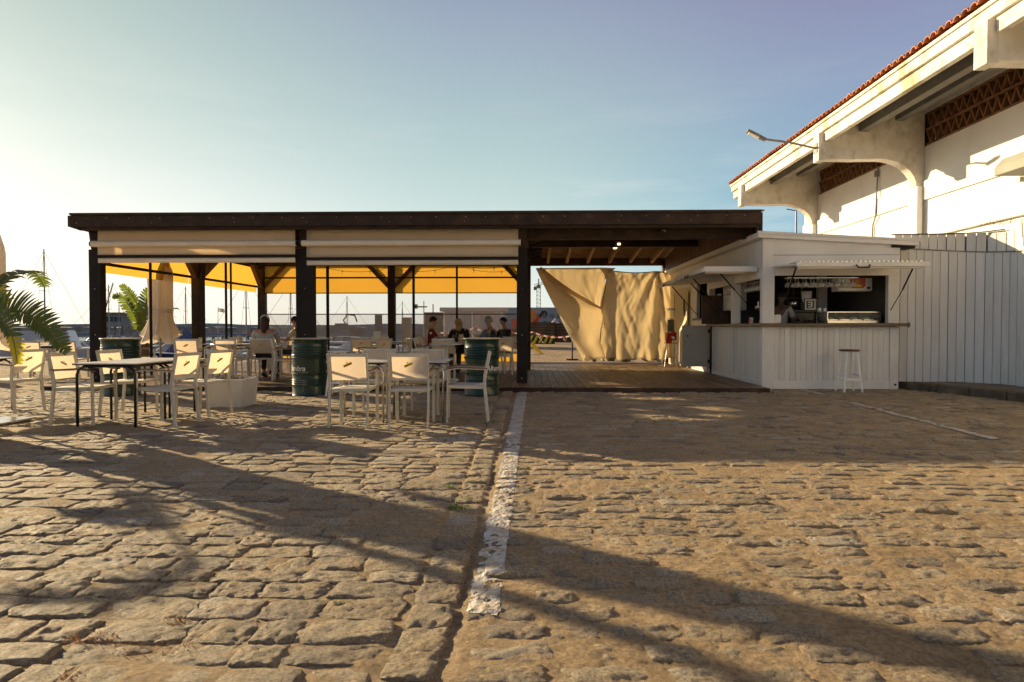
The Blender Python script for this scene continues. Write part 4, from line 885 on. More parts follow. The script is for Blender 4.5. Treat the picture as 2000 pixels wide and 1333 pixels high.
# glass display case
dc = empty('display_case', (6.0, 12.1, 1.195), 'low glass display case on the right of the counter', 'display case')
b = MB(); b.box(5.48, 6.44, 11.95, 12.35, 1.197, 1.25); build('base', b, M['chrome'], dc, bev=.004)
b = MB(); b.box(5.48, 6.44, 11.95, 11.954, 1.25, 1.40); b.box(5.48, 6.44, 11.955, 12.35, 1.396, 1.40); build('pane', b, M['glass'], dc)
b = MB(); b.box(5.47, 6.45, 11.94, 11.95, 1.395, 1.41); b.box(5.47, 5.482, 11.94, 12.35, 1.25, 1.395); b.box(6.438, 6.45, 11.94, 12.35, 1.25, 1.395); build('frame', b, M['chrome'], dc)
for i, (c_, lb) in enumerate((((.3,.4,.1), 'green tray of food at the left of the display case'), ((.45,.25,.08), 'brown tray of food second from left in the case'), ((.5,.42,.3), 'pale tray of food third in the display case'), ((.2,.3,.12), 'dark green tray of food at the right of the case'))):
    b = MB(); b.box(-.09, .09, -.11, .11, 0, .02); b.lathe([(0, .02), (.07, .02), (.06, .05), (.0, .065)], n=12, mi=1, rf=lambda a, z: 1+.2*math.sin(a*5))
    thing1('food_tray', b, [M['chrome'], solid('food_%d' % i, c_)], (5.62+i*.22, 12.16, 1.252), lb, 'food tray')
cols = [(.03,.05,.02), (.12,.05,.01), (.02,.02,.02), (.2,.17,.1), (.10,.01,.01), (.05,.08,.03)]
bms = []
for i, c_ in enumerate(cols):
    b = MB(); b.lathe([(0, 0), (.035, 0), (.036, .17), (.014, .22), (.013, .285), (0, .285)], n=10); bms.append(b.mesh('bottle', solid('bottle_glass_%d' % i, c_, .15), True))
for sh, zz in enumerate((1.002, 1.442, 1.742)):
    for i in range(6):
        o = bpy.data.objects.new('bottle', bms[i]); col.objects.link(o); o.location = (5.47+i*.09, 13.7, zz); tag(o, ['dark green', 'amber', 'black', 'pale', 'dark red', 'green'][(i*2+sh) % 6 if False else i]+' bottle on the '+['back counter', 'middle shelf', 'top shelf'][sh]+' inside the bar', 'bottle', 'bottles on the back shelves of the bar')
for i in range(2):
    b = MB(); b.lathe([(.02, 0), (.03, .0), (.034, .07), (.03, .072)], n=10); o = thing1('cup', b, M['white_print'], (5.44+i*.10, 12.2, 1.412), ['left white cup on top of the display case', 'right white cup on top of the display case'][i], 'cup', smooth=True)
# nut dispenser
ds = empty('dispenser', gr(1310, 716, DZ), 'clear tall dispenser with red base upon a wire stand', 'dispenser')
dx, dy, dz_ = ds.location
b = MB(); b.lathe([(.0, .92), (.10, .92), (.105, 1.0), (.105, 1.5), (.1, 1.51)], (dx, dy, dz_), 20); build('clear_tube', b, M['glass'], ds, auto=True)
b = MB(); b.lathe([(.0, .93), (.09, .93), (.095, 1.0), (.095, 1.25), (.0, 1.27)], (dx, dy, dz_), 16); build('contents', b, M['nuts'], ds)
b = MB(); b.lathe([(.0, 1.51), (.115, 1.51), (.115, 1.56), (.0, 1.57)], (dx, dy, dz_), 20); b.lathe([(.106, 1.27), (.112, 1.27), (.112, 1.29), (.106, 1.29)], (dx, dy, dz_), 20); build('lid', b, M['chrome'], ds, auto=True)
b = MB(); b.box(dx-.13, dx+.13, dy-.13, dy+.13, dz_+.70, dz_+.92); b.box(dx-.17, dx+.0, dy-.155, dy-.131, dz_+.64, dz_+.78); build('red_base', b, M['red_plastic'], ds, bev=.015)
b = MB(); b.prism([(-.06, .74), (.06, .74), (.05, .79), (0, .82), (-.05, .79)], lambda u, v, t: (dx+.02+u, t, dz_+v), dy-.135, dy-.131); build('white_mark', b, M['white_print'], ds)
b = MB(); b.box(dx-.15, dx+.15, dy-.15, dy+.15, dz_+.62, dz_+.639); build('tray', b, M['black'], ds)
for sx in (-1, 1):
    for sy in (-1, 1): b = MB(); b.tube([(dx+sx*.10, dy+sy*.10, dz_+.62), (dx+sx*.2, dy+sy*.17, dz_)], .011, 7); build('leg', b, M['chrome'], ds)
b = MB(); b.tube([(dx-.16, dy-.14, dz_+.24), (dx+.16, dy-.14, dz_+.24)], .007, 5); build('rung', b, M['chrome'], ds)

# ============================================================ WHITE BOARD FENCE
fence = empty('board_fence', (7.4, 11.8, .12), 'tall white board fence between bar and warehouse', 'fence')
fpts = [gr(1754, 746, .12), gr(1800, 746, .12), gr(1850, 746.5, .12), gr(1900, 747, .12), gr(1940, 747.5, .12), gr(1962, 748.5, .12), gr(1980, 750, .12)]
fpts = [Vector((6.68, 12.02, .12)), Vector((7.15, 12.0, .12)), Vector((7.6, 11.97, .12)), Vector((7.95, 11.9, .12)), Vector((8.18, 11.72, .12)), Vector((8.30, 11.45, .12)), Vector((8.36, 11.1, .12))]
def along(pts, s):
    for a, b_ in zip(pts[:-1], pts[1:]):
        d = (b_-a).length
        if s <= d: return a.lerp(b_, s/d), (b_-a).normalized()
        s -= d
    return pts[-1], (pts[-1]-pts[-2]).normalized()
tot = sum((b_-a).length for a, b_ in zip(fpts[:-1], fpts[1:]))
b = MB(); b.box(.004, .134, 0, .025, 0, 2.29); f1 = b.mesh('fence_board', WB); b = MB(); b.box(.004, .142, 0, .02, 0, .36); f2 = b.mesh('fence_board', WB)
s = 0
while s < tot-.05:
    p, d = along(fpts, s+.07); a = math.atan2(d.y, d.x); q, _ = along(fpts, s)
    link('fence_board', f1, fence, (q.x, q.y, .12+rnd.uniform(-.004, .004)), (0, 0, a)).scale = (1, 1, (2.46-.17*s/tot)/2.29); s += .1405
s = .05
while s < tot-.05:
    p, d = along(fpts, s+.07); a = math.atan2(d.y, d.x); q, _ = along(fpts, s); n_ = Vector((-d.y, d.x, 0))*.03
    link('fence_board', f2, fence, (q.x+n_.x, q.y+n_.y, 2.54-.16*s/tot), (0, 0, a)).scale = (1, 1, (.29+.15*s/tot)/.36); s += .151
b = MB(); b.sweep([(p.x-.01, p.y+.02, 2.835) for i, p in enumerate(fpts[:-1])], .06, .014, (0,1,0)); build('cap', b, M['steel_dark'], fence)
b = MB()
for z in (.12, 2.85): pass
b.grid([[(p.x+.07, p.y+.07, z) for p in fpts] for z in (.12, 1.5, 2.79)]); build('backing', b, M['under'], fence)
b = MB(); b.sweep([(p.x-.02, p.y-.006, 2.585-.17*i/6) for i, p in enumerate(fpts)], .03, .014, (0,1,0)); build('seam_strip', b, M['under'], fence)  # added dark strip drawing the seam between the two board rows
b = MB(); b.box(8.40, 8.46, 6.0, 11.12, .0, 2.95); b.box(8.34, 8.40, 11.05, 11.12, .1, 2.95); o = build('side_wall', b, M['white_paint']); tag(o, 'plain white wall at the right edge beyond the board fence', 'wall')
mb = MB()
for k in range(60):
    x = 8.0+rnd.random()*.4; y = 11.2+rnd.random()*.5; a = rnd.uniform(0, 6.28); mb.add([(x, y, 2.93), (x+.01, y, 2.93), (x+.03*math.cos(a), y+.03*math.sin(a), 2.96+rnd.random()*.05)], [(0,1,2)])
o = build('dry_weed', mb, M['dryweed']); tag(o, 'dry weeds growing on top of the fence corner', kind='stuff')
wp = MB(); wp.tube([(9.93, 16.5, 3.40), (9.93, 13.5, 3.42), (9.92, 13.1, 3.42), (9.90, 12.85, 3.37), (9.88, 12.75, 3.25), (9.88, 12.72, 2.5)], .04, 10)
b = MB(); b.tube([(8.36, 11.16, 2.96), (8.34, 11.12, 2.6)], .04, 10); b.box(8.26, 8.38, 11.0, 11.09, 2.5, 2.62); o = build('drain_box', b, M['stucco']); tag(o, 'short pale drain box at the end of the board fence', 'drain')
o = build('rain_pipe', wp, M['stucco'], auto=True); tag(o, 'thin pale pipe bending down over the end of the fence', 'pipe')

# ============================================================ WAREHOUSE
WX, EX, YF, YN = 10.0, 7.5, 23.7, -4.0
wh = empty('warehouse', (12, 12, 0), 'big white warehouse with concrete brackets under tiled eaves', 'building')
ST = M['stucco']; CC = M['concrete']
def wbox(name, x0, x1, y0, y1, z0, z1, mat=ST, bev=.01, parent=None):
    b = MB(); b.box(x0, x1, y0, y1, z0, z1); return build(name, b, mat, parent or wh, bev=bev)
EZ = 5.93                                        # underside of fascia
SL = .30                                         # roof slope
def uz(x): return EZ+.12+(x-EX)*SL
b = MB(); b.box(WX, WX+.3, YN, YF, -.05, 5.70); build('wall', b, ST, wh)
b = MB(); b.box(WX, WX+.3, YN, YF, 6.55, uz(WX)+.15); build('wall_top', b, ST, wh)
wbox('ring_beam', WX-.06, WX-.002, YN, YF, 4.34, 4.82)
b = MB(); b.prism([(WX+.301, -.05), (22, -.05), (22, 9.6), (WX+.301, uz(WX)+.1)], lambda u, v, t: (u, t, v), YF-.3, YF); build('end_wall', b, ST, wh)
ylist = [22.75, 16.75, 10.75, 4.75, -1.25]
for y in ylist:
    pb = MB(); pb.box(WX-.20, WX-.061, y-.19, y+.19, -.05, 4.7); build('pilaster', pb, ST, wh, bev=.015)
    # haunched bracket
    pts = [(EX-.02, EZ-.14-.38), (EX-.02, EZ-.14+.0), (EX+.02, uz(EX)-.02), (WX-.003, uz(WX)-.02), (WX-.003, 4.70), (WX-.2, 4.70)]
    arc = [(WX-.2-.95*(1-math.cos(t))*1.0, 4.70+.70*math.sin(t)) for t in np.linspace(0, math.pi/2, 9)][1:]
    pts = pts+arc+[(EX+.7, EZ-.54)]
    cb = MB(); cb.prism(pts, lambda u, v, t: (u, t, v), y-.15, y+.15); build('bracket', cb, CC, wh, bev=.015)
    hb = MB(); hb.box(EX-.16, EX+.03, y-.16, y+.16, EZ-.56, EZ+.14); build('bracket_head', hb, CC, wh, bev=.012)
# fascia: gutter upper band and lower band
for ya, yb in zip([YF]+ylist, ylist+[YN]):
    a, c_ = yb+.17, ya-.17
    if ya == YF: c_ = YF+.15
    if yb == YN: a = YN
    wbox('lower_fascia', EX-.03, EX+.10, a, c_, EZ-.09, EZ+.16, M['fascia'], .012)
wbox('gutter_band', EX-.10, EX+.1, YN, YF+.18, EZ+.163, EZ+.40, M['fascia'], .02)
wbox('gutter_lip', EX-.14, EX-.102, YN, YF+.2, EZ+.36, EZ+.43, M['fascia'], .01)
b = MB(); b.prism([(EX-.1, EZ+.41), (EX-.1, EZ+.45), (22, EZ+.45+14.6*SL), (22, EZ+.41+14.6*SL)], lambda u, v, t: (u, t, v), YN, YF+.2); build('roof_slab', b, M['tile'], wh)
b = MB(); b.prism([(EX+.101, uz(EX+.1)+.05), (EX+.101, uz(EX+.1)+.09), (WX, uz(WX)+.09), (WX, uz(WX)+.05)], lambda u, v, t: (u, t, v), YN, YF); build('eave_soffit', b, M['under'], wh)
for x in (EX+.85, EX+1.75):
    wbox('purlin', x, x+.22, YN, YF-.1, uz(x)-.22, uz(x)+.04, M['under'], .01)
# tiles: first course as single tiles, two more courses behind
tb = MB(); n = 7; L_ = .42
for r0, zz in ((.098, 0), (.082, 0)): pass
vs = []; fs = []
for i, xx in enumerate((0, L_)):
    for rr in (.10, .085):
        for j in range(n): a = math.pi*j/(n-1); vs.append((xx, rr*math.cos(a), rr*math.sin(a)*.9+xx*SL))
for j in range(n-1):
    fs += [(j, j+1, 2*n+j+1, 2*n+j), (n+j, 3*n+j, 3*n+j+1, n+j+1), (j, n+j, n+j+1, j+1), (2*n+j, 2*n+j+1, 3*n+j+1, 3*n+j)]
tb.add(vs, fs); tme = tb.mesh('roof_tile', M['tile'], False)
y = YF+.1; k = 0
while y > 4:
    for c_ in range(2):
        if k < 299: link('roof_tile', tme, wh, (EX-.2+c_*.36+rnd.uniform(-.012, .012), y+rnd.uniform(-.01, .01), EZ+.445+c_*.108+rnd.uniform(0, .012)), (rnd.uniform(-.03,.03), 0, rnd.uniform(-.03,.03))); k += 1
    y -= .205
# stains: rust coloured plaster patches missing on fascia are in the material; lattice vents
def lattice(y0, y1):
    e = empty('vent_lattice', (WX-.02, y0, 5.7)); e.parent = wh; e.location = Vector((WX+.06, y0, 5.7))-wh.location
    z0, z1 = 5.72, 6.53; zm = (z0+z1)/2; b = MB()
    for z in (z0+.02, zm, z1-.02): b.box(WX+.02, WX+.14, y0, y1, z-.025, z+.025)
    st_ = .27; 
    for (a, c_) in ((z0+.045, zm-.025), (zm+.025, z1-.045)):
        y = y0
        while y < y1-st_*.5:
            ym = min(y+st_/2, y1); ye = min(y+st_, y1)
            b.bar((WX+.08, y, c_), (WX+.08, ym, a), .10, .035, (1,0,0)); b.bar((WX+.08, ym, a), (WX+.08, ye, c_), .10, .035, (1,0,0)); y += st_
    build('terracotta_bars', b, M['terra'], e)
    b = MB(); b.box(WX+.26, WX+.29, y0, y1, z0-.02, z1+.02); b.box(WX+.02, WX+.289, y0-.2, y0-.001, z0-.02, z1+.02); build('dark_back', b, M['dark_in'], e)
for ya, yb in zip(ylist[:-1], ylist[1:]): lattice(yb+.16, ya-.16)
wbox('wall_filler', WX, WX+.3, 22.9, YF, 5.70, 6.55, ST, 0)
# window canopy near right edge
b = MB(); b.prism([(9.15, 4.10), (9.15, 4.26), (9.3, 4.44), (WX-.061, 4.44), (WX-.061, 4.10)], lambda u, v, t: (u, t, v), 7.0, 12.95); build('window_canopy', b, mk('canopy_render', (.36,.36,.30), .8, .08, 1, .1, 10), wh, bev=.01)
wbox('window', WX-.03, WX-.003, 7.2, 12.5, 3.5, 4.098, M['window'], 0); wbox('window_frame', WX-.05, WX-.031, 12.4, 12.55, 3.45, 4.098, CC, 0); wbox('canopy_end', 9.65, WX-.062, 12.951, 13.05, 4.0, 4.095, CC, 0)
# conduits
b = MB(); b.tube([(WX-.04, 18.7, 5.7), (WX-.08, 18.7, 4.9), (WX-.09, 18.72, 4.3), (WX-.04, 18.95, 4.1), (WX-.04, 18.98, 3.6), (WX-.04, 18.8, 3.3), (WX-.04, 18.78, 2.4)], .022, 6); b.box(WX-.09, WX-.002, 18.72, 18.82, 5.45, 5.62); build('conduit', b, M['under'], wh)
# street lamp on the bracket head
lm = empty('wall_lamp', (EX-.17, 16.75, 5.7), 'long armed street lamp fixed to a concrete bracket of the warehouse', 'street lamp')
p0 = Vector((EX-.17, 16.75, 5.72)); p1 = at(1492, 272, 16.75); hd_ = at(1459, 256, 16.75)
b = MB(); b.tube([p0, p0.lerp(p1, .5)+Vector((0,0,.03)), p1], .028, 8); build('arm', b, M['mast'], lm)
d = (hd_-p1).normalized(); b = MB(); b.sweep([p1+d*-.05, p1+d*.10], .11, .08, (0,1,0)); b.sweep([p1+d*.10, p1+d*.28, hd_-d*.0], .20, .055, (0,1,0)); build('lamp_head', b, M['under'], lm, bev=.01)
b = MB(); up = d.cross(Vector((0,1,0))).normalized(); 
if up.z > 0: up = -up
b.sweep([p1+d*.13+up*.036, hd_-d*.06+up*.036], .15, .016, (0,1,0)); build('lens', b, M['white_print'], lm)
b = MB(); b.box(EX-.18, EX-.163, 16.65, 16.85, 5.6, 5.84); build('plate', b, M['mast'], lm)

# ============================================================ CHAIRS
GCH = 'cream armchairs of the terrace'
def logo_mesh():
    b = MB(); t = .0025; A = R(24)
    def rot(x, z): return x*math.cos(A)-z*math.sin(A), x*math.sin(A)+z*math.cos(A)
    b.prism([rot(x, z) for x, z in ((-.052, -.013), (.050, -.013), (.052, .014), (-.050, .014))], lambda u, v, q: (u, q, v), 0, t, 0)
    vs, fs = text_mesh('Schweppes', .024, .25, 0, 1, .92, .0005)
    w_ = max(v[0] for v in vs); k = .088/w_; vs2 = []
    for v in vs:
        x, z = rot((v[0]-w_/2)*k, (v[1]-.007)*1.0); vs2.append((x, -.0008, z))
    b.add(vs2, fs, 1)
    cx, cz = rot(.0, .021); b.prism([(cx-.012, cz-.004), (cx+.012, cz+.003), (cx+.004, cz+.011), (cx-.006, cz+.008)], lambda u, v, q: (u, q, v), 0, t, 1)
    return b.mesh('logo', [M['yellow_print'], M['red_print']])
chair = empty('armchair', (0, 0, 0), 'cream', 'chair', GCH)
for sx in (-1, 1):
    b = MB(); b.sweep([(sx*.215, -.25, 0), (sx*.215, -.235, .12), (sx*.215, -.205, .42), (sx*.215, -.205, .5), (sx*.215, -.225, .62), (sx*.215, -.268, .825)], .022, .036, (1,0,0)); build('leg', b, M['chair'], chair, bev=.003)
    b = MB(); b.sweep([(sx*.215, .235, 0), (sx*.215, .225, .60)], .036, .022, (1,0,0)); build('leg', b, M['chair'], chair, bev=.003)
    b = MB(); b.sweep([(sx*.225, -.235, .632), (sx*.228, -.1, .638), (sx*.23, .1, .648), (sx*.232, .2, .64), (sx*.232, .27, .618)], .042, .014, (1,0,0)); ar = build('armrest', b, M['armwood'], chair, bev=.003)
    b = MB(); b.sweep([(sx*.225, -.23, .620), (sx*.23, .1, .636), (sx*.232, .235, .615)], .03, .010, (1,0,0)); build('arm_bar', b, M['chair'], ar)
    b = MB(); b.bar((sx*.205, -.2, .41), (sx*.205, .225, .42), .035, .02, (0,0,1)); build('seat_rail', b, M['chair'], chair)
b = MB(); b.box(-.204, .204, -.282, -.255, .79, .826); build('top_rail', b, M['chair'], chair, bev=.003)
b = MB(); b.box(-.204, .204, -.215, -.19, .40, .43); b.box(-.194, .194, .205, .225, .40, .43); build('seat_frame', b, M['chair'], chair, bev=.003) if False else None
for q_ in ((-.204, .204, -.215, -.19), (-.194, .194, .205, .225)):
    b = MB(); b.box(*q_, .40, .43); build('seat_frame', b, M['chair'], chair, bev=.003)
b = MB(); b.grid([[(x, yy, .432-.012*math.cos(x*7)*math.sin((yy+.2)*7.3)) for x in np.linspace(-.195, .195, 7)] for yy in np.linspace(-.205, .225, 7)]); o = build('seat', b, M['seat'], chair, smooth=True); s_ = o.modifiers.new('s', 'SOLIDIFY'); s_.thickness = .006
b = MB()
def backy(z): return -.205-.02*max(0, (z-.5)/.12)*(1 if z < .62 else 1)-(.043*(z-.62)/.205-.02*(z-.62)/.12 if z > .62 else 0)
b.grid([[(x, backy(z)+.012*(1-(x/.2)**2), z) for x in np.linspace(-.203, .203, 9)] for z in np.linspace(.525, .805, 7)]); bk = build('backrest', b, M['textile'], chair, smooth=True)
lo = link('logo', logo_mesh(), bk, (.0, backy(.70)-.002, .70)); lo.rotation_euler = (R(11.5), 0, 0)
used = [False]
def place_chair(x, y, deg, label, z=0.0):
    """deg: the way a sitter looks; 0 = away from the street, +90 = towards -x"""
    o = chair if not used[0] else copy_tree(chair); used[0] = True
    o.location = (x, y, z); o.rotation_euler = (0, 0, R(deg)); o['label'] = label; o['category'] = 'chair'; o['group'] = GCH; return o
S = .006
# front left pair of tables
place_chair(-5.20, 7.32, -88, 'nearest cream armchair on the left side of the black legged tables', S)
place_chair(-5.18, 8.12, -92, 'second cream armchair left of the black legged tables, farther back', S)
place_chair(-4.17, 7.24, 84, 'nearest cream armchair right of the black legged tables with yellow logo', S)
place_chair(-4.20, 8.12, 78, 'cream armchair right of black legged tables in front of the white planter', S)
place_chair(-6.84, 8.28, 82, 'cream armchair at far left under the drooping palm leaf', S)
place_chair(-7.75, 8.05, -80, 'cream armchair at the left edge facing the one under the palm leaf', S)
# front centre pair
place_chair(-2.02, 7.28, 0, 'front cream armchair with its back to the street, left of two alike', S)
place_chair(-1.345, 7.27, 1, 'front cream armchair with its back to the street, right of two alike', S)
place_chair(-2.03, 8.32, 180, 'cream armchair behind the grey legged tables, left one facing the street', S)
place_chair(-1.38, 8.32, 179, 'cream armchair behind the grey legged tables, right one facing the street', S)
place_chair(-.75, 7.68, 94, 'cream armchair side on at the right end of the grey legged tables', S)
# farther left ones beyond the palm
for x, y, d, lb in ((-10.75, 13.6, 12, 'far cream armchair glowing orange beside the palm leaf tip, left one'), (-10.15, 13.9, 6, 'far cream armchair glowing orange just left of the left barrel'), (-11.7, 13.2, -80, 'far cream armchair at left edge behind the palm leaf'), (-11.6, 14.6, 170, 'farthest cream armchair at left edge near the quay'), (-9.1, 13.9, 20, 'far cream armchair glowing orange just right of the left barrel'), (-8.85, 14.4, -62, 'far cream armchair turned sideways beyond the left barrel')):
    place_chair(x, y, d, lb, 0)
# on the deck
D_ = DZ+.002
for x, y, d, lb in (
    (-6.62, 12.35, 3, 'cream armchair on the deck right of the left barrel, back to the street'),
    (-5.86, 12.40, -3, 'cream armchair on the deck under the left knee braced post, back to the street'),
    (-6.66, 13.9, 178, 'cream armchair on the deck facing the street at the left tables'),
    (-5.92, 13.95, 184, 'cream armchair on the deck facing the street below the knee braced post'),
    (-7.55, 14.0, 100, 'cream armchair on the deck near the front left corner post'),
    (-5.42, 12.98, 2, 'cream armchair the person in the white cap sits on'),
    (-5.32, 14.40, 86, 'cream armchair the person in the beige shirt sits on'),
    (-4.82, 12.55, -74, 'cream armchair side on just left of the middle barrel'),
    (-6.1, 16.2, 175, 'cream armchair on the deck beyond the person in the white cap'),
    (-3.72, 14.2, 4, 'cream armchair on the deck behind the middle barrel with logo on its back'),
    (-3.15, 12.9, 62, 'cream armchair turned half sideways behind the front centre tables'),
    (-2.95, 15.6, 178, 'cream armchair facing the street before the rear window, left of the brace post'),
    (-3.85, 16.1, 182, 'cream armchair by the yellow skirt behind the middle barrel'),
    (-2.35, 13.9, -60, 'cream armchair tilted view left of the person in red'),
    (-2.2, 15.9, 170, 'cream armchair by the yellow skirt under the middle back post'),
    (-2.25, 14.9, -88, 'cream armchair the person in the red shirt sits on'),
    (-1.72, 15.65, 178, 'cream armchair the blonde person sits on'),
    (-.72, 15.35, 130, 'cream armchair the person in the dark vest sits on'),
    (-.68, 14.15, 24, 'cream armchair between the right barrel and the right front post'),
    (-.55, 16.0, 150, 'cream armchair the dark haired person at the right sits on'),
    (-1.75, 12.95, 5, 'empty cream armchair at the round table left of the right barrel')):
    place_chair(x, y, d, lb, D_)

# ============================================================ TABLES
def rect_table(x, y, lab, legmat, sx=.68, sy=.64, z=0.0, group=None):
    e = empty('table', (x, y, z), lab, 'table', group); h = .715
    b = MB(); b.box(x-sx/2, x+sx/2, y-sy/2, y+sy/2, z+h-.012, z+h); build('table_top', b, M['tabletop'], e, bev=.003)
    b = MB(); b.box(x-sx/2+.004, x+sx/2-.004, y-sy/2+.004, y+sy/2-.004, z+h-.022, z+h-.013); build('edge_band', b, M['black'], e)
    for s in (-1, 1):
        b = MB(); yy = y+s*(sy/2-.04); hx = sx/2-.03; pts = [(x-hx, yy, z), (x-hx, yy, z+h-.13), (x-hx+.02, yy, z+h-.075), (x-hx+.08, yy, z+h-.038), (x, yy, z+h-.034), (x+hx-.08, yy, z+h-.038), (x+hx-.02, yy, z+h-.075), (x+hx, yy, z+h-.13), (x+hx, yy, z)]
        for half, hn in ((pts[:5], 0), (pts[4:], 1)):
            b = MB(); b.tube(half, .0145, 10); build('leg', b, legmat, e, smooth=True)
    for s in (-1, 1):
        b = MB(); b.bar((x+s*sx*.28, y-sy/2+.05, z+h-.045), (x+s*sx*.28, y+sy/2-.05, z+h-.045), .03, .02, (0,0,1)); build('under_rail', b, M['black'], e)
    return e
rect_table(-4.735, 7.30, 'nearer white topped table with bent black legs at left', M['black'], .72, .66, S)
rect_table(-4.735, 7.98, 'farther white topped table with black legs joined behind the nearer one', M['black'], .72, .66, S)
rect_table(-2.03, 7.72, 'white topped table with grey tube legs, left of the centre pair', M['chrome'], .69, .68, S)
rect_table(-1.33, 7.72, 'white topped table with grey tube legs, right of the centre pair', M['chrome'], .70, .68, S)
rect_table(-7.3, 8.15, 'white topped table at far left under the palm', M['chrome'], .68, .64, S)
rect_table(-11.1, 14.1, 'far white table beyond the palm near the quay', M['chair'], .68, .64, 0)
rect_table(-6.3, 13.15, 'pale table on the deck below the left knee braced post', M['chair'], .7, .7, D_)
rect_table(-3.4, 15.0, 'pale table on the deck behind the middle barrel', M['chair'], 1.2, .7, D_)
rect_table(-1.35, 14.75, 'table of the group of four with drinks on it', M['chair'], 1.2, .7, D_)
def round_table(x, y, lab, z, r=.36, h=.735):
    e = empty('round_table', (x, y, z), lab, 'table')
    b = MB(); b.lathe([(0, h-.02), (r-.01, h-.02), (r, h-.01), (r-.005, h), (0, h)], (x, y, z), 36); build('table_top', b, M['tabletop'], e, auto=True)
    b = MB(); b.box(x-.04, x+.04, y-.04, y+.04, z+.02, z+h-.02); build('column', b, M['chair'], e, bev=.004)
    for a in (45, 135, 225, 315):
        d = Vector((math.cos(R(a)), math.sin(R(a)), 0)); b = MB(); b.sweep([(x+d.x*.03, y+d.y*.03, z+.04), (x+d.x*.3, y+d.y*.3, z+.012)], .05, .024, (0,0,1)); build('foot', b, M['chair'], e)
round_table(-5.75, 12.15, 'white round table in front of the person in the white cap', D_)
round_table(-1.62, 12.35, 'white round table left of the right barrel', D_, .33)
round_table(-5.95, 14.5, 'round table between the person in the cap and the one in beige', D_)
# drinks
jb = MB().lathe([(.0, 0), (.035, 0), (.05, .05), (.045, .10), (.03, .13), (.035, .17), (.032, .17), (.0, .12)], n=14); jm = jb.mesh('jar', mk('drink_glass', (.75,.62,.38), .1, .05, 4, 0, 20, alpha=.35), True)
for x, y, z, lb in ((-1.55, 14.62, .792, 'left drinking jar on the table before the person with grey hair'), (-1.28, 14.70, .792, 'second drinking jar on the table of the group of four'), (-1.62, 14.8, .792, 'drinking jar before the blonde person'), (-5.95, 12.95, .792, 'tall glass on the pale table below the left braced post')):
    o = bpy.data.objects.new('jar', jm); col.objects.link(o); o.location = (x, y, z); tag(o, lb, 'drink')
b = MB(); b.lathe([(0, 0), (.03, 0), (.031, .14), (.012, .19), (.012, .24), (0, .24)], n=10); thing1('bottle', b, solid('brown_bottle', (.03,.015,.01), .15), (-1.68, 14.66, .79), 'dark bottle standing between the drinking jars', 'bottle', smooth=True)
b = MB(); b.sweep([(-.08, .05, 0), (.08, .05, 0)], .006, .1, (0,0,1)); b.add([(-.085, -.06, 0), (.085, -.06, 0), (.10, .03, .24), (-.07, .03, .24), (-.085, -.052, 0), (.085, -.052, 0), (.10, .038, .24), (-.07, .038, .24)], [(0,1,2,3), (4,5,6,7), (0,1,5,4), (1,2,6,5), (2,3,7,6), (3,0,4,7)])
o = thing1('menu_board', b, solid('menu_white', (.8,.78,.7)), at(735, 681, 14.78), 'small bright white menu board leaning on a table', 'menu board'); o.location.z = .792; o.location.x = at(738, 681, 14.9).x

# ============================================================ STOOLS
def stool(x, y, z, lab, h=.735, topmat='wood_dark_v'):
    e = empty('bar_stool', (x, y, z), lab, 'stool')
    b = MB(); b.lathe([(0, h-.03), (.15, h-.03), (.17, h-.016), (.165, h), (.10, h-.006), (0, h-.010)], (x, y, z), 30); build('seat', b, M[topmat], e, auto=True)
    for a in (45, 135, 225, 315):
        d = Vector((math.cos(R(a)), math.sin(R(a)), 0)); b = MB(); b.sweep([(x+d.x*.12, y+d.y*.12, z+h-.031), (x+d.x*.22, y+d.y*.22, z)], .028, .028, (-d.y, d.x, 0)); build('leg', b, M['bright_white'], e, bev=.003)
    q = .165
    for a in (0, 90, 180, 270):
        c_, s_ = math.cos(R(a+45)), math.sin(R(a+45)); c2, s2 = math.cos(R(a+135)), math.sin(R(a+135)); zz = z+.22+(.08 if a in (90, 270) else 0); qq = .22-.1*((zz-z)/h)
        b = MB(); b.bar((x+c_*qq, y+s_*qq, zz), (x+c2*qq, y+s2*qq, zz), .03, .018, (0,0,1)); build('rung', b, M['bright_white'], e)
p = gr(1667, 767); stool(p.x, p.y+.16, 0, 'white bar stool with dark seat standing before the bar front')
stool(-3.16, 10.45, 0, 'white bar stool just right of the middle barrel', .735, 'white_paint')

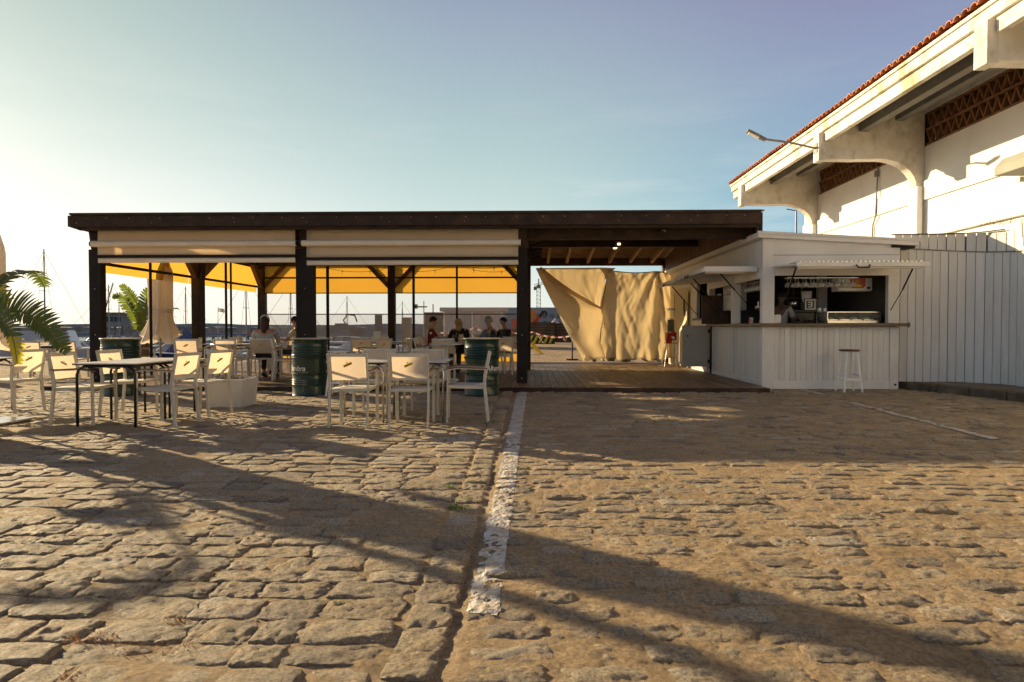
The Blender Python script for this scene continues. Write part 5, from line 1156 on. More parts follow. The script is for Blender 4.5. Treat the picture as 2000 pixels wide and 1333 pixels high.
# ============================================================ BARRELS
def wrap_text(txt, size, r, ang0, z0, shear=.18, space=1.0, bold=0):
    """letters bent round a cylinder; ang0 is where the first letter starts (radians from the street side, + to the right)"""
    vs, fs = text_mesh(txt, size, shear, 0, 2, space, bold); out = []
    for v in vs:
        a = ang0+v[0]/r; out.append((r*math.sin(a), -r*math.cos(a), z0+v[1]))
    return out, fs, max(v[0] for v in vs)
def barrel(x, y, rz_, lab, grp='green steel barrels used as bar tables'):
    e = empty('barrel', (x, y, 0), lab, 'barrel', grp); r = .285; H = .93
    prof = [(0, .012), (r-.004, .012), (r+.006, .004), (r+.008, .014), (r, .026), (r, .17)]
    for z in (.19, .225, .26): prof += [(r, z-.012), (r+.006, z), (r, z+.012)]
    prof += [(r, .34), (r+.014, .352), (r+.014, .362), (r, .375), (r, .60), (r+.014, .615), (r+.014, .625), (r, .64)]
    for z in (.67, .71, .75, .79): prof += [(r, z-.013), (r+.007, z), (r, z+.013)]
    prof += [(r, H-.03), (r+.008, H-.018), (r+.008, H-.004), (0, H-.006)]
    b = MB(); b.lathe(prof, (x, y, 0), 56); build('drum', b, M['barrel'], e, auto=True)
    b = MB(); b.lathe([(0, H), (r+.014, H), (r+.018, H+.006), (r+.014, H+.014), (0, H+.014)], (x, y, 0), 48); build('round_top', b, M['barreltop'], e, auto=True)
    R_ = r+.0025; b = MB()
    vs, fs, wd = wrap_text('Alhambra', .118, R_, rz_, .415, .2, .96, .0012); b.add([(x+v[0], y+v[1], v[2]) for v in vs], fs)
    build('lettering', b, M['white_print'], e); b = MB()
    vs, fs, w2 = wrap_text('CERVEZAS SIN PRISA', .044, R_, rz_+.10, .375, .0, 1.15, .0006); vs = [v for v in vs]; b.add([(x+v[0], y+v[1], v[2]) for v in vs], fs)
    build('small_lettering', b, M['pale_print'], e)
    for k in range(3):
        vs, fs, _ = wrap_text('CERVEZAS ALHAMBRA', .024, R_+.007, rz_+.75, .183+.035*k, .0, 1.1, .0003); b = MB(); b.add([(x+v[0], y+v[1], v[2]) for v in vs], fs); build('small_lettering', b, M['pale_print'], e)
    b = MB(); a0 = rz_-.60                        # knot emblem of interlaced star shapes
    for cx in (-.045, 0, .045):
        for ro in (0, math.pi/4):
            for s_ in range(4):
                p_ = [(cx+.026*math.cos(ro+q*math.pi/2), .026*math.sin(ro+q*math.pi/2)) for q in (s_, s_+1)]
                pts = [(x+R_*math.sin(a0+u/R_), y-R_*math.cos(a0+u/R_), .452+v) for u, v in (p_[0], ((p_[0][0]+p_[1][0])/2, (p_[0][1]+p_[1][1])/2), p_[1])]
                b.sweep(pts, .005, .002, (0,0,1) if abs(p_[0][1]-p_[1][1]) < .01 else (math.cos(a0), math.sin(a0), 0))
    build('emblem', b, M['pale_print'], e)
    return e
barrel(-6.78, 10.42, 1.9, 'left green steel barrel beside the front left corner post')
barrel(-3.66, 10.55, -1.48, 'middle green steel barrel with white lettering before the wide post')
barrel(-.80, 10.62, .30, 'right green steel barrel beside the right front post with a knot emblem')
# planter with succulents
pe = empty('planter', (-4.20, 9.0, 0), 'white square planter with small succulents by the left tables', 'planter')
b = MB(); x0, x1, y0, y1 = -4.50, -3.97, 8.74, 9.25
b.add([(x0+.03, y0+.03, 0), (x1-.03, y0+.03, 0), (x1-.03, y1-.03, 0), (x0+.03, y1-.03, 0), (x0, y0, .40), (x1, y0, .40), (x1, y1, .40), (x0, y1, .40), (x0+.04, y0+.04, .40), (x1-.04, y0+.04, .40), (x1-.04, y1-.04, .40), (x0+.04, y1-.04, .40), (x0+.04, y0+.04, .33), (x1-.04, y0+.04, .33), (x1-.04, y1-.04, .33), (x0+.04, y1-.04, .33)], [(0,3,2,1), (0,1,5,4), (1,2,6,5), (2,3,7,6), (3,0,4,7), (4,5,9,8), (5,6,10,9), (6,7,11,10), (7,4,8,11), (8,9,13,12), (9,10,14,13), (10,11,15,14), (11,8,12,15), (12,13,14,15)])
build('pot', b, M['planter'], pe, bev=.012)
b = MB()
for k in range(26):
    cx, cy = rnd.uniform(x0+.09, x1-.09), rnd.uniform(y0+.09, y1-.09); cz = .35+rnd.uniform(0, .05)
    for q in range(9):
        a = q*.7+k; l_ = rnd.uniform(.035, .06); b.add([(cx, cy, cz), (cx+l_*.6*math.cos(a-.25), cy+l_*.6*math.sin(a-.25), cz+l_*.5), (cx+l_*math.cos(a), cy+l_*math.sin(a), cz+l_*.7), (cx+l_*.6*math.cos(a+.25), cy+l_*.6*math.sin(a+.25), cz+l_*.5)], [(0,1,2,3)])
o = build('succulents', b, mk('succulent', (.14,.17,.08), .6, .3, 20, 0, 20, c2=(.3,.16,.06)), pe); o['kind'] = 'stuff'

# ============================================================ PEOPLE
def skin_mesh(name, verts, edges, mat, parent, root=0, sub=2, loc=None):
    me = bpy.data.meshes.new(name); me.from_pydata([v[:3] for v in verts], edges, []); me.materials.append(mat)
    o = bpy.data.objects.new(name, me); col.objects.link(o)
    if parent is not None: o.parent = parent
    s = o.modifiers.new('skin', 'SKIN'); s.use_smooth_shade = True; s.branch_smoothing = .6
    sk = me.skin_vertices[0].data
    for i, v in enumerate(verts):
        r = v[3]; sk[i].radius = (r, r) if not isinstance(r, tuple) else r; sk[i].use_root = (i == root)
    b = o.modifiers.new('sub', 'SUBSURF'); b.levels = sub; b.render_levels = sub
    return o
def person(loc, deg, lab, J, cloth, skin='skin', hair=None, extra=None, pants=None, sleeves='long', head=(0,0)):
    e = empty('person', loc, lab, 'person', rz=R(deg))
    V = []; E = []
    def chain(prev, pts):
        for p in pts: V.append(p); E.append((prev, len(V)-1)) if prev is not None else None; prev = len(V)-1
        return prev
    pel, bel, che, nek = J['pelvis'], J['belly'], J['chest'], J['neck']
    chain(None, [(*pel, (.13,.10))]); i_b = chain(0, [(*bel, (.125,.095))]); i_c = chain(i_b, [(*che, (.15,.10))]); i_n = chain(i_c, [(*nek, .052)])
    hb = Vector(J['head']); up = (hb-Vector(nek)).normalized()
    i_h = chain(i_n, [(*(hb-up*.055+Vector((0,.018,0))), (.058,.062)), (*(hb+Vector((0,.005,0))), (.074,.085)), (*(hb+up*.06), (.068,.08)), (*(hb+up*.095), (.035,.045))])
    for s, k in ((-1, 'L'), (1, 'R')):
        sh, el_, wr = J['sh'+k], J['el'+k], J['wr'+k]
        a = chain(i_c, [(*sh, .052), (*el_, .040), (*wr, .028)]); d = (Vector(wr)-Vector(el_)).normalized()
        sd = d.cross(Vector((0,0,1))); sd = sd.normalized() if sd.length > .1 else Vector((1,0,0)); pm_ = Vector(wr)+d*.075
        pa = chain(a, [(*pm_, (.036,.018))])
        for f, (off, ln) in enumerate(((-.028, .07), (-.009, .082), (.010, .078), (.028, .062))):
            q0 = pm_+sd*off+d*.03; q1 = q0+d*ln*.55+Vector((0,0,-.006)); q2 = q0+d*ln+Vector((0,0,-.022)); chain(pa, [(*q0, .010), (*q1, .009), (*q2, .007)])
        th = Vector(wr)+d*.03+sd*(-.03*s); chain(a, [(*th, .012), (*(th+sd*(-.022*s)+d*.035), .010)])
        hp, kn, an, to = J['hip'+k], J['kn'+k], J['an'+k], J['to'+k]
        chain(0, [(*hp, .085), (*kn, .058), (*an, .040), (*to, (.042,.030))])
    skin_mesh('body', V, E, M[skin], e)
    # head details: nose, ears
    b = MB(); b.prism([(.0, .02), (.022, -.022), (0, -.026)], lambda u, v, t: (hb.x+t, hb.y+.085+u, hb.z+v), -.012, .012); 
    for s in (-1, 1): b.lathe([(0, -.03), (.016, -.02), (.02, .0), (.016, .022), (0, .03)], (hb.x+s*.076, hb.y-.005, hb.z-.005), 8)
    build_local('face_features', b, M[skin], e)
    b = MB()
    for s in (-1, 1): b.lathe([(0, -.007), (.010, 0), (0, .007)], (hb.x+s*.03, hb.y+.082, hb.z+.018), 8)
    b.box(hb.x-.024, hb.x+.024, hb.y+.078, hb.y+.086, hb.z-.048, hb.z-.043); build_local('eyes_and_mouth', b, M['black'], e)
    # shirt
    V2 = []; E2 = []
    def ch2(prev, pts):
        for p in pts: V2.append(p); E2.append((prev, len(V2)-1)) if prev is not None else None; prev = len(V2)-1
        return prev
    ch2(None, [(*pel, (.150,.118))]); b2 = ch2(0, [(*bel, (.148,.115))]); c2_ = ch2(b2, [(*che, (.168,.118))]); ch2(c2_, [(*(Vector(nek)-Vector((0,0,.035))), .068)])
    for k in 'LR':
        sh, el_, wr = Vector(J['sh'+k]), Vector(J['el'+k]), Vector(J['wr'+k])
        pts = [(*sh, .066), (*sh.lerp(el_, .8), .056)] if sleeves == 'short' else [(*sh, .066), (*el_, .053), (*el_.lerp(wr, .9), .040)]
        ch2(c2_, pts)
    skin_mesh('shirt', V2, E2, cloth, e)
    V3 = [(*pel, (.148,.120))]; E3 = []
    for k in 'LR':
        hp, kn, an = Vector(J['hip'+k]), Vector(J['kn'+k]), Vector(J['an'+k]); n0 = len(V3); V3 += [(*hp, .098), (*kn, .072), (*an.lerp(kn, .1), .055)]; E3 += [(0, n0), (n0, n0+1), (n0+1, n0+2)]
    skin_mesh('trousers', V3, E3, pants or solid('dark_trousers_%d' % rnd.randint(0, 9999), (.03,.03,.04)), e)
    b = MB()
    for k in 'LR':
        an, to = Vector(J['an'+k]), Vector(J['to'+k]); b.sweep([an+Vector((0,-.05,-.045)), an+Vector((0,.02,-.045)), to+Vector((0,.03,-.02))], .095, .07, (1,0,0))
    build_local('shoes', b, M['black'], e, bev=.02)
    if hair: hair(e, hb)
    if extra: extra(e, J)
    return e
def build_local(name, mb, mat, e, bev=0, smooth=False):
    me = mb.mesh(name, mat, smooth); o = bpy.data.objects.new(name, me); col.objects.link(o); o.parent = e
    if bev: b = o.modifiers.new('b', 'BEVEL'); b.width = bev; b.segments = 3
    return o
def cap_hair(mat, long=0, cover=.35, peak=False, name='hair', k=1.0):
    def f(e, hb):
        b = MB(); n, m_ = 18, 9; vs = []; fs = []
        for i in range(m_):
            ph = math.pi*.60*i/(m_-1)
            for j in range(n):
                a = 2*math.pi*j/n; front = max(0, math.sin(a)); pp = ph*(1-cover*front**1.5); rr = 1+.03*math.sin(j*7+i*3)
                vs.append((hb.x+.088*k*rr*math.sin(pp)*math.cos(a), hb.y+.003+.098*k*rr*math.sin(pp)*math.sin(a), hb.z+.022+.103*k*math.cos(pp)))
        for i in range(m_-1):
            for j in range(n): fs.append((i*n+j, i*n+(j+1)%n, (i+1)*n+(j+1)%n, (i+1)*n+j))
        b.add(vs, fs)
        o = build_local(name, b, mat, e, smooth=True)
        if peak: q = MB(); q.prism([(-.07, 0), (-.05, .07), (0, .095), (.05, .07), (.07, 0)], lambda u, v, t: (hb.x+u, hb.y+.07+v, hb.z+.05+t-v*.2), 0, .008); build_local('peak', q, mat, e)
        if long:
            q = MB(); q.lathe([(.03, -long), (.085, -long+.05), (.092, -.06), (.088, .03), (.05, .09)], (hb.x, hb.y-.035, hb.z), 14, rf=lambda a, z: 1+.06*math.sin(a*7)); build_local('long_hair' if name != 'hair' else 'hair_length', q, long_mat[0] or mat, e, smooth=True)
    return f
long_mat = [None]
def seated(lean=0, armf=.33, cross=False, knees=.42):
    J = dict(pelvis=(0,-.04,.54), belly=(0,-.06+lean*.3,.70), chest=(0,-.07+lean*.7,.91), neck=(0,-.05+lean,1.06), head=(0,-.025+lean*1.15,1.185))
    for s, k in ((-1,'L'), (1,'R')):
        J['sh'+k] = (s*.185, -.07+lean*.8, .98); J['el'+k] = (s*.24, .09+lean*.5, .76); J['wr'+k] = (s*.14, armf+lean*.2, .78)
        J['hip'+k] = (s*.10, .02, .51); J['kn'+k] = (s*.12, knees, .50); J['an'+k] = (s*.12, knees+.02, .10); J['to'+k] = (s*.12, knees+.16, .045)
    return J
gh = solid('grey_hair', (.30,.28,.26), .9); dh = solid('dark_hair', (.018,.013,.010), .7); blh = solid('blonde_hair', (.50,.34,.13), .6); capm = solid('white_cap', (.62,.60,.52), .8); bh = solid('brown_long_hair', (.05,.025,.012), .6)
long_mat[0] = bh
person((-5.42, 12.98, D_), 12, 'seated person in a white cap with long brown hair seen from behind', seated(-.02), solid('pale_top', (.50,.48,.46)), hair=cap_hair(capm, .30, .3, True, 'cap', 1.06), pants=solid('black_shorts', (.015,.015,.02)))
long_mat[0] = None
person((-5.32, 14.40, D_), 86, 'seated person with short dark hair in a pale beige shirt', seated(.03), solid('beige_shirt', (.55,.48,.36)), hair=cap_hair(dh), sleeves='short')
def badge(e, J):
    b = MB(); b.lathe([(0, 0), (.028, 0), (.028, .004), (0, .004)], (0,0,0), 12); o = build_local('sleeve_badge', b, M['white_print'], e); s = J['shR']; o.location = (s[0]+.066, s[1]+.02, s[2]-.06); o.rotation_euler = (0, R(90), 0)
person((-2.25, 14.9, D_), -86, 'seated person in a dark red shirt resting an arm on the table', seated(.01, .40), solid('dark_red_shirt', (.13,.008,.008)), hair=cap_hair(dh), extra=badge, sleeves='short')
long_mat[0] = blh
J = seated(.06); J['head'] = (.01, .06, 1.15)
person((-1.72, 15.62, D_), 168, 'seated blonde person in black at the table of the group', J, solid('black_top', (.01,.01,.012)), hair=cap_hair(blh, .20, .35))
long_mat[0] = None
def vest(e, J):
    V = [(*J['pelvis'], (.158,.126)), (*J['belly'], (.157,.125)), (*J['chest'], (.176,.128)), (*(Vector(J['neck'])-Vector((0,0,.04))), .075)]; skin_mesh('vest', V, [(0,1), (1,2), (2,3)], solid('navy_vest', (.018,.026,.05)), e)
person((-.95, 14.95, D_), 58, 'seated person with grey hair in a dark vest over a grey sleeve shirt', seated(.04), solid('blue_grey_shirt', (.14,.16,.20)), hair=cap_hair(gh, 0, .3, k=1.05), extra=vest)
person((-.66, 15.95, D_), 128, 'seated person with dark hair behind the one in the vest', seated(.02), solid('black_jacket', (.012,.012,.015)), hair=cap_hair(dh))
Jb = dict(pelvis=(0,0,.95), belly=(0,-.01,1.10), chest=(0,-.02,1.34), neck=(0,0,1.50), head=(0,.03,1.63))
for s, k in ((-1,'L'), (1,'R')):
    Jb['sh'+k] = (s*.19, -.02, 1.42); Jb['el'+k] = (s*.25, .05, 1.14); Jb['wr'+k] = (s*.18, .27, 1.06); Jb['hip'+k] = (s*.10, 0, .90); Jb['kn'+k] = (s*.11, .02, .50); Jb['an'+k] = (s*.11, -.02, .09); Jb['to'+k] = (s*.12, .12, .04)
person((5.02, 12.95, .10), -52, 'bartender in a white polo shirt standing inside the bar', Jb, solid('white_polo', (.42,.39,.40)), 'skin_dark', hair=cap_hair(dh), sleeves='short')

# ============================================================ PLANTS with big split leaves
def big_leaf(name, rib, wL, wR, plant, n=26, mat='leaf', droop=.25, up=(0,0,1), tipmat=None, seed=1, lab=None, gap=.35):
    """rib: points of the midrib in world space; leaflets are narrow strips on both sides, torn apart towards their tips"""
    r_ = random.Random(seed); pts = [Vector(p) for p in rib]; b = MB()
    def P(t):
        t = max(0, min(.9999, t))*(len(pts)-1); k = int(t); f = t-k
        p0, p1, p2, p3 = pts[max(0,k-1)], pts[k], pts[k+1], pts[min(len(pts)-1,k+2)]
        return .5*((2*p1)+(p2-p0)*f+(2*p0-5*p1+4*p2-p3)*f*f+(3*p1-p0-3*p2+p3)*f**3)
    b.tube([P(i/24) for i in range(25)], [.012*(1-.75*i/24) for i in range(25)], 7, 0)
    U = Vector(up)
    for sgn, wid in ((-1, wL), (1, wR)):
        t = .16
        while t < .995:
            dt = .84/n*r_.uniform(.7, 1.3); t1 = min(.999, t+dt*r_.uniform(.80, .98)); a, c_ = P(t), P(t1); tg = (P(min(1, t+.03))-P(t-.03)).normalized()
            sd = tg.cross(U).normalized()*sgn; prof = math.sin(math.pi*min(1, .12+t*.86))**.6; Ln = wid*prof*r_.uniform(.86, 1.06)
            fw = tg*.55+sd; fw.normalize(); segs = 5; L1, R1 = [], []; jl = r_.uniform(-.06, .06); dr = droop*r_.uniform(.6, 1.5)
            for i in range(segs+1):
                f = i/segs; narrow = 1 if f < gap else max(.06, 1-((f-gap)/(1-gap))**1.5)
                off = fw*Ln*f+Vector((0,0,-1))*dr*Ln*f*f+U*.16*Ln*math.sin(f*2.2)+tg*jl*f*Ln; m_ = (a+c_)/2; hw = (c_-a)/2*narrow*1.12
                L1.append(m_-hw+off); R1.append(m_+hw+off)
            idx = 1 if mat == 'mix' and r_.random() < .3 else 1
            tip = 2 if (tipmat and t > .72) else 1
            b.add(L1+R1, [(i, i+1, segs+2+i, segs+1+i) for i in range(segs)], tip); t += dt
    o = build(name, b, [M['stem'], M[mat], M[tipmat] if tipmat else M[mat]], plant)
    if lab: o['label'] = lab
    return o
def A(*t): return [at(*q) for q in t]
pl = empty('palm_plant', (-5.75, 6.3, 0), 'large potted plant with split fan leaves at the left edge', 'plant')
b = MB(); b.lathe([(0, 0), (.22, 0), (.30, .42), (.31, .46), (.27, .46), (.26, .40), (0, .40)], (-5.75, 6.3, 0), 28); build('pot', b, M['planter'], pl, auto=True)
b = MB(); b.tube([(-5.75, 6.3, .38), (-5.73, 6.3, .6), (-5.74, 6.3, .8)], [.09, .07, .05], 10); build('trunk', b, M['trunk'], pl)
crown = Vector((-5.74, 6.3, .78))
big_leaf('leaf', [crown]+A((-45, 632, 6.2), (0, 606, 6.05), (38, 608, 6.0), (74, 628, 5.95), (104, 658, 5.9), (131, 690, 5.85)), .24, .13, pl, 34, up=(.1, -1, .25), droop=.05, seed=3, gap=.62)
big_leaf('leaf', [crown]+A((-50, 625, 5.9), (-14, 618, 5.8), (12, 636, 5.75), (27, 668, 5.7), (34, 712, 5.66)), .17, .08, pl, 20, up=(.1, -1, .2), droop=.10, tipmat='leaf_y', seed=5, gap=.55, lab='drooping leaf with a yellowed tip')
big_leaf('leaf', [crown]+A((-70, 590, 6.4), (-40, 570, 6.4), (-5, 568, 6.3), (20, 590, 6.25)), .16, .16, pl, 16, up=(0, -1, .3), tipmat='leaf_y', seed=8, droop=.1)
big_leaf('leaf', [crown, (-5.75, 6.34, 1.35), (-5.75, 6.28, 1.8), (-5.75, 6.22, 2.05), (-5.74, 6.1, 2.17), (-5.72, 5.9, 2.2), (-5.7, 5.7, 2.12)], .09, .09, pl, 20, up=(-1, .3, .2), seed=12, gap=.6)
big_leaf('leaf', [crown, (-5.76, 6.15, 1.08), (-5.78, 5.98, 1.17), (-5.8, 5.8, 1.12), (-5.8, 5.65, .98)], .14, .14, pl, 14, up=(-1, .2, .4), seed=31, gap=.6)
big_leaf('leaf', [crown, (-5.72, 6.5, 1.3), (-5.68, 6.8, 1.65), (-5.7, 7.2, 1.75), (-5.8, 7.5, 1.6)], .22, .22, pl, 22, seed=13)
big_leaf('leaf', [crown, (-5.95, 6.1, 1.2), (-6.2, 5.9, 1.5), (-6.5, 5.6, 1.55), (-6.8, 5.3, 1.4)], .24, .24, pl, 22, seed=14)
# folded second layer of that leaf near the frame edge: hanging flower stalk
p2 = gr(283, 700, 0); p2 = Vector((at(282, 640, 15.6).x, 15.6, 0))
pl2 = empty('palm_plant', p2, 'bright green plant with split leaves behind the left front post', 'plant')
b = MB(); b.lathe([(0, 0), (.2, 0), (.27, .36), (.28, .4), (.24, .4), (.23, .34), (0, .34)], p2, 24); build('pot', b, M['planter'], pl2, auto=True)
b = MB(); b.tube([p2+Vector((0,0,.3)), p2+Vector((.02,0,.55)), p2+Vector((0,0,.85))], [.10, .09, .07], 10); build('trunk', b, M['trunk'], pl2)
c0 = p2+Vector((0, 0, .8))
big_leaf('leaf', [c0]+A((272, 640, 15.6), (262, 615, 15.6), (247, 590, 15.6), (236, 578, 15.5), (220, 578, 15.5)), .20, .14, pl2, 20, up=(.2, -1, .3), droop=.1, seed=21, gap=.55)
big_leaf('leaf', [c0]+A((278, 630, 15.7), (272, 605, 15.7), (262, 585, 15.7), (250, 568, 15.7), (238, 556, 15.6)), .22, .16, pl2, 20, up=(.2, -1, .2), droop=.1, seed=22, gap=.55)
big_leaf('leaf', [c0]+A((285, 635, 15.5), (283, 615, 15.5), (284, 595, 15.5), (289, 575, 15.5), (296, 562, 15.4)), .24, .2, pl2, 16, up=(.1, -1, .1), droop=.1, seed=23, gap=.7)
big_leaf('leaf', [c0]+A((290, 640, 15.8), (300, 620, 15.9), (312, 600, 16), (322, 582, 16), (330, 573, 16)), .18, .18, pl2, 16, up=(0, -1, .1), seed=24)
big_leaf('leaf', [c0]+A((280, 640, 15.5), (277, 625, 15.3), (275, 612, 15.2), (276, 604, 15.1)), .22, .2, pl2, 10, up=(0, -1, 0), seed=25, gap=.9)
big_leaf('leaf', [c0, c0+Vector((.1, .4, .5)), c0+Vector((.2, .8, .8)), c0+Vector((.2, 1.2, .8))], .2, .2, pl2, 16, seed=26)

# ============================================================ CLOSED PARASOLS
def parasol(x, y, lab, ztop, zlow, r, seed, flare=1.0, peak=.22):
    e = empty('parasol', (x, y, 0), lab, 'parasol', 'closed cream parasols')
    b = MB(); b.tube([(x, y, 0), (x, y, ztop+.08)], .024, 12); build('pole', b, M['mast'], e, smooth=True)
    b = MB(); n = 64; rows = []
    for i in range(26):
        t = i/25; z = ztop+(zlow-ztop)*t; tp_ = peak; rr = r*(.10+.90*min(1, t/tp_)**.8)*(1-.25*max(0, t-tp_)) if t < .75 else r*(1-.25*(.75-tp_))*(1+flare*.55*((t-.75)/.25)**1.5)
        row = []
        for j in range(n+1):
            a = 2*math.pi*j/n; fold = 1+(.10+.22*t)*math.cos(a*8+seed+t*1.2)+.07*math.sin(a*3+seed*2+t*3); zz = z-(.12*math.cos(a*4+seed)*max(0, t-.8)/.2)
            row.append((x+rr*fold*math.cos(a)*.8, y+rr*fold*math.sin(a)*.8, zz))
        rows.append(row)
    b.grid(rows); build('canopy', b, M['parasol'], e, smooth=True)
    b = MB(); b.lathe([(.0, ztop-.02), (.05, ztop-.01), (.03, ztop+.06), (0, ztop+.09)], (x, y, 0), 12); build('finial', b, M['chrome'], e)
    b = MB(); zb = zlow+(ztop-zlow)*.30; b.lathe([(r*.80, zb), (r*.83, zb+.02), (r*.83, zb+.06), (r*.80, zb+.08)], (x, y, 0), 24); build('strap', b, M['parasol'], e)
    b = MB(); b.box(x-.40, x+.40, y-.40, y+.40, .006, .03); b.tube([(x, y, .03), (x, y, .35)], .035, 10); build('base_plate', b, M['parasol'] if False else M['chrome'], e, bev=.004)
    return e
parasol(-6.42, 7.22, 'closed cream parasol at the left edge rising beside the large plant', 2.95, .95, .33, 1.0, .5, .46)
parasol(at(313, 640, 14.9).x, 14.9, 'closed cream parasol beside the bright green plant', 2.9, .85, .30, 2.3, 1.3)

# ============================================================ HARBOUR
def boat(px, Y, Lg, yaw, lab, hullmat='hull', cabin=1, mast=0, lean=0, cover=None, grp='boats moored in the marina', hh=.75, name='boat'):
    X = at(px, 640, Y).x; e = empty(name, (X, Y, WZ), lab, 'boat', grp, rz=R(yaw))
    W = Lg*.16; n = 10; rows = []
    for i in range(n+1):
        t = i/n; x = -Lg/2+Lg*t; w_ = W*(1-.1*(1-t)) if t < .55 else W*math.cos((t-.55)/.45*math.pi/2)**.7; sh = hh*(1+.35*t*t)
        rows.append([(x, -w_, sh), (x-.0*t, -w_*.8, .12), (x, 0, -.2), (x, w_*.8, .12), (x, w_, sh)])
    b = MB(); b.grid(rows); b.add([r[k] for r in rows for k in (0, 4)], [(2*i, 2*i+1, 2*i+3, 2*i+2) for i in range(n)]); b.add([rows[0][k] for k in range(5)], [(0,1,2,3,4)])
    build_local('hull', b, M[hullmat], e)
    b = MB(); b.grid([[(r[0][0]*1.002, r[0][1]*1.01, r[0][2]-.13), (r[0][0]*1.002, r[0][1]*1.01, r[0][2]-.06)] for r in rows]); build_local('stripe', b, M['hull_blue'], e)
    if cabin:
        c_ = cabin; b = MB(); b.add([(-Lg*.28, -W*.7, hh), (Lg*.26, -W*.5, hh*1.15), (Lg*.26, W*.5, hh*1.15), (-Lg*.28, W*.7, hh), (-Lg*.24, -W*.6, hh+.75*c_), (Lg*.08, -W*.5, hh+.7*c_), (Lg*.08, W*.5, hh+.7*c_), (-Lg*.24, W*.6, hh+.75*c_)], [(0,3,2,1), (4,5,6,7), (0,1,5,4), (1,2,6,5), (2,3,7,6), (3,0,4,7)]); build_local('cabin', b, M['hull'], e, bev=.06)
        b = MB(); b.add([(-Lg*.2, -W*.69, hh+.3*c_), (Lg*.15, -W*.56, hh+.32*c_), (Lg*.09, -W*.54, hh+.58*c_), (-Lg*.2, -W*.645, hh+.6*c_)], [(0,1,2,3)]); b.add([(Lg*.245, -W*.4, hh*1.15+.08*c_), (Lg*.245, W*.4, hh*1.15+.08*c_), (Lg*.12, W*.42, hh+.62*c_), (Lg*.12, -W*.42, hh+.62*c_)], [(0,1,2,3)]); build_local('window', b, M['window'], e)
    b = MB()
    for k in range(5): x = Lg*(.02+.11*k); b.tube([(x, -W*.75*(1 if k < 2 else 1-.22*(k-1)), hh*1.1), (x, -W*.75*(1 if k < 2 else 1-.22*(k-1)), hh*1.1+.5)], .018, 4)
    b.tube([(Lg*.02, -W*.75, hh*1.1+.5), (Lg*.13, -W*.75, hh*1.1+.5), (Lg*.46, -W*.25, hh*1.1+.55)], .018, 4); build_local('railing', b, M['mast'], e)
    if mast:
        b = MB(); b.tube([(0, 0, hh), (lean, 0, mast)], [.085, .05], 6); build_local('mast', b, M['mast'], e)
        b = MB()
        for q in ((Lg*.48, 0), (-Lg*.48, 0), (0, W), (0, -W)): b.tube([(lean, 0, mast*.98), (q[0], q[1], hh*1.1)], .016, 3)
        b.tube([(-.0, -.7, mast*.6), (0, .7, mast*.6)], .03, 4); build_local('rigging', b, M['rope'], e)
        b = MB(); b.tube([(0, 0, hh+1.0), (-Lg*.42, 0, hh+1.05)], .13, 7); build_local('boom', b, M['sailcover'], e)
    if cover: b = MB(); b.lathe([(Lg*.33, hh), (Lg*.22, hh+.5), (Lg*.10, hh+1.0), (.05, hh+1.7)], (0,0,0), 12, rf=lambda a, z: .6+.4*abs(math.cos(a))); build_local('canvas_cover', b, M[cover], e)
    return e
boat(62, 38, 8.5, -160, 'large white motor cruiser with dark windows at the left', hh=1.2, cabin=1.45)
boat(128, 46, 5, 20, 'small white boat just left of the front left post', cabin=.7)
boat(160, 50, 6, -10, 'small white motor boat near the front left post, seen under the leaf tip', cabin=.8)
boat(236, 44, 5.5, 175, 'white boat with a dark stripe right of the front left post', cabin=.9)
boat(262, 52, 5, 15, 'small white boat behind the bright green plant', cabin=.7)
boat(362, 46, 6.5, 10, 'boat under a blue grey canvas cover right of the closed parasol', cabin=0, cover='sailcover')
boat(345, 40, 4.5, -165, 'small open boat in front of the covered boat', cabin=0, hullmat='hull_blue')
boat(405, 50, 5, 0, 'small white boat behind the left knee braced post', cabin=.6)
boat(425, 42, 5, 170, 'low white boat seen right of the left knee braced post', cabin=.5)
boat(88, 60, 10, 5, 'sailing boat with the tallest mast at the left', mast=8.6+1.35, cabin=.5)
boat(186, 66, 8, 10, 'sailing boat with a leaning mast beside the front left post', mast=7.2, lean=1.8, cabin=.5)
boat(213, 84, 9, 0, 'sailing boat with a thin mast just right of the front left post', mast=8.2, cabin=.5)
boat(233, 100, 7, 0, 'far sailing boat with a short thin mast near the harbour cabin', mast=6.2, cabin=.5)
boat(341, 90, 7, 0, 'sailing boat with a short mast just right of the closed parasol', mast=6.6, lean=-.4, cabin=.5)
boat(363, 76, 8, 10, 'sailing boat with a mast just left of the left knee braced post', mast=7.4, cabin=.5)
boat(481, 62, 9, 0, 'sailing boat with wide stays framed by the left rear bay', mast=7.3, cabin=.6)
boat(568, 70, 9, 5, 'sailing boat with stays framed by the window behind the couple', mast=7.6, cabin=.6)
boat(590, 88, 8, 0, 'sailing boat close to the wide middle post', mast=6.5, cabin=.5)
boat(678, 95, 9, 0, 'far sailing boat seen through the rear window above the navy barge', mast=7.2, cabin=.5)
boat(786, 100, 8, 0, 'far sailing boat right of the middle back post', mast=6.6, cabin=.5)
boat(655, 52, 9, 178, 'long navy blue work boat seen through the rear window', hullmat='hull_blue', hh=1.1, cabin=.3)
boat(712, 44, 7, 175, 'white motor boat with raised cabin seen through the rear window', cabin=1.2, hh=.9)
boat(745, 50, 7.5, -5, 'white boat with blue roof lying below the harbour sign', cabin=.9, hh=.9)
boat(552, 44, 5, 12, 'small white boat between the seated couple', cabin=.6)
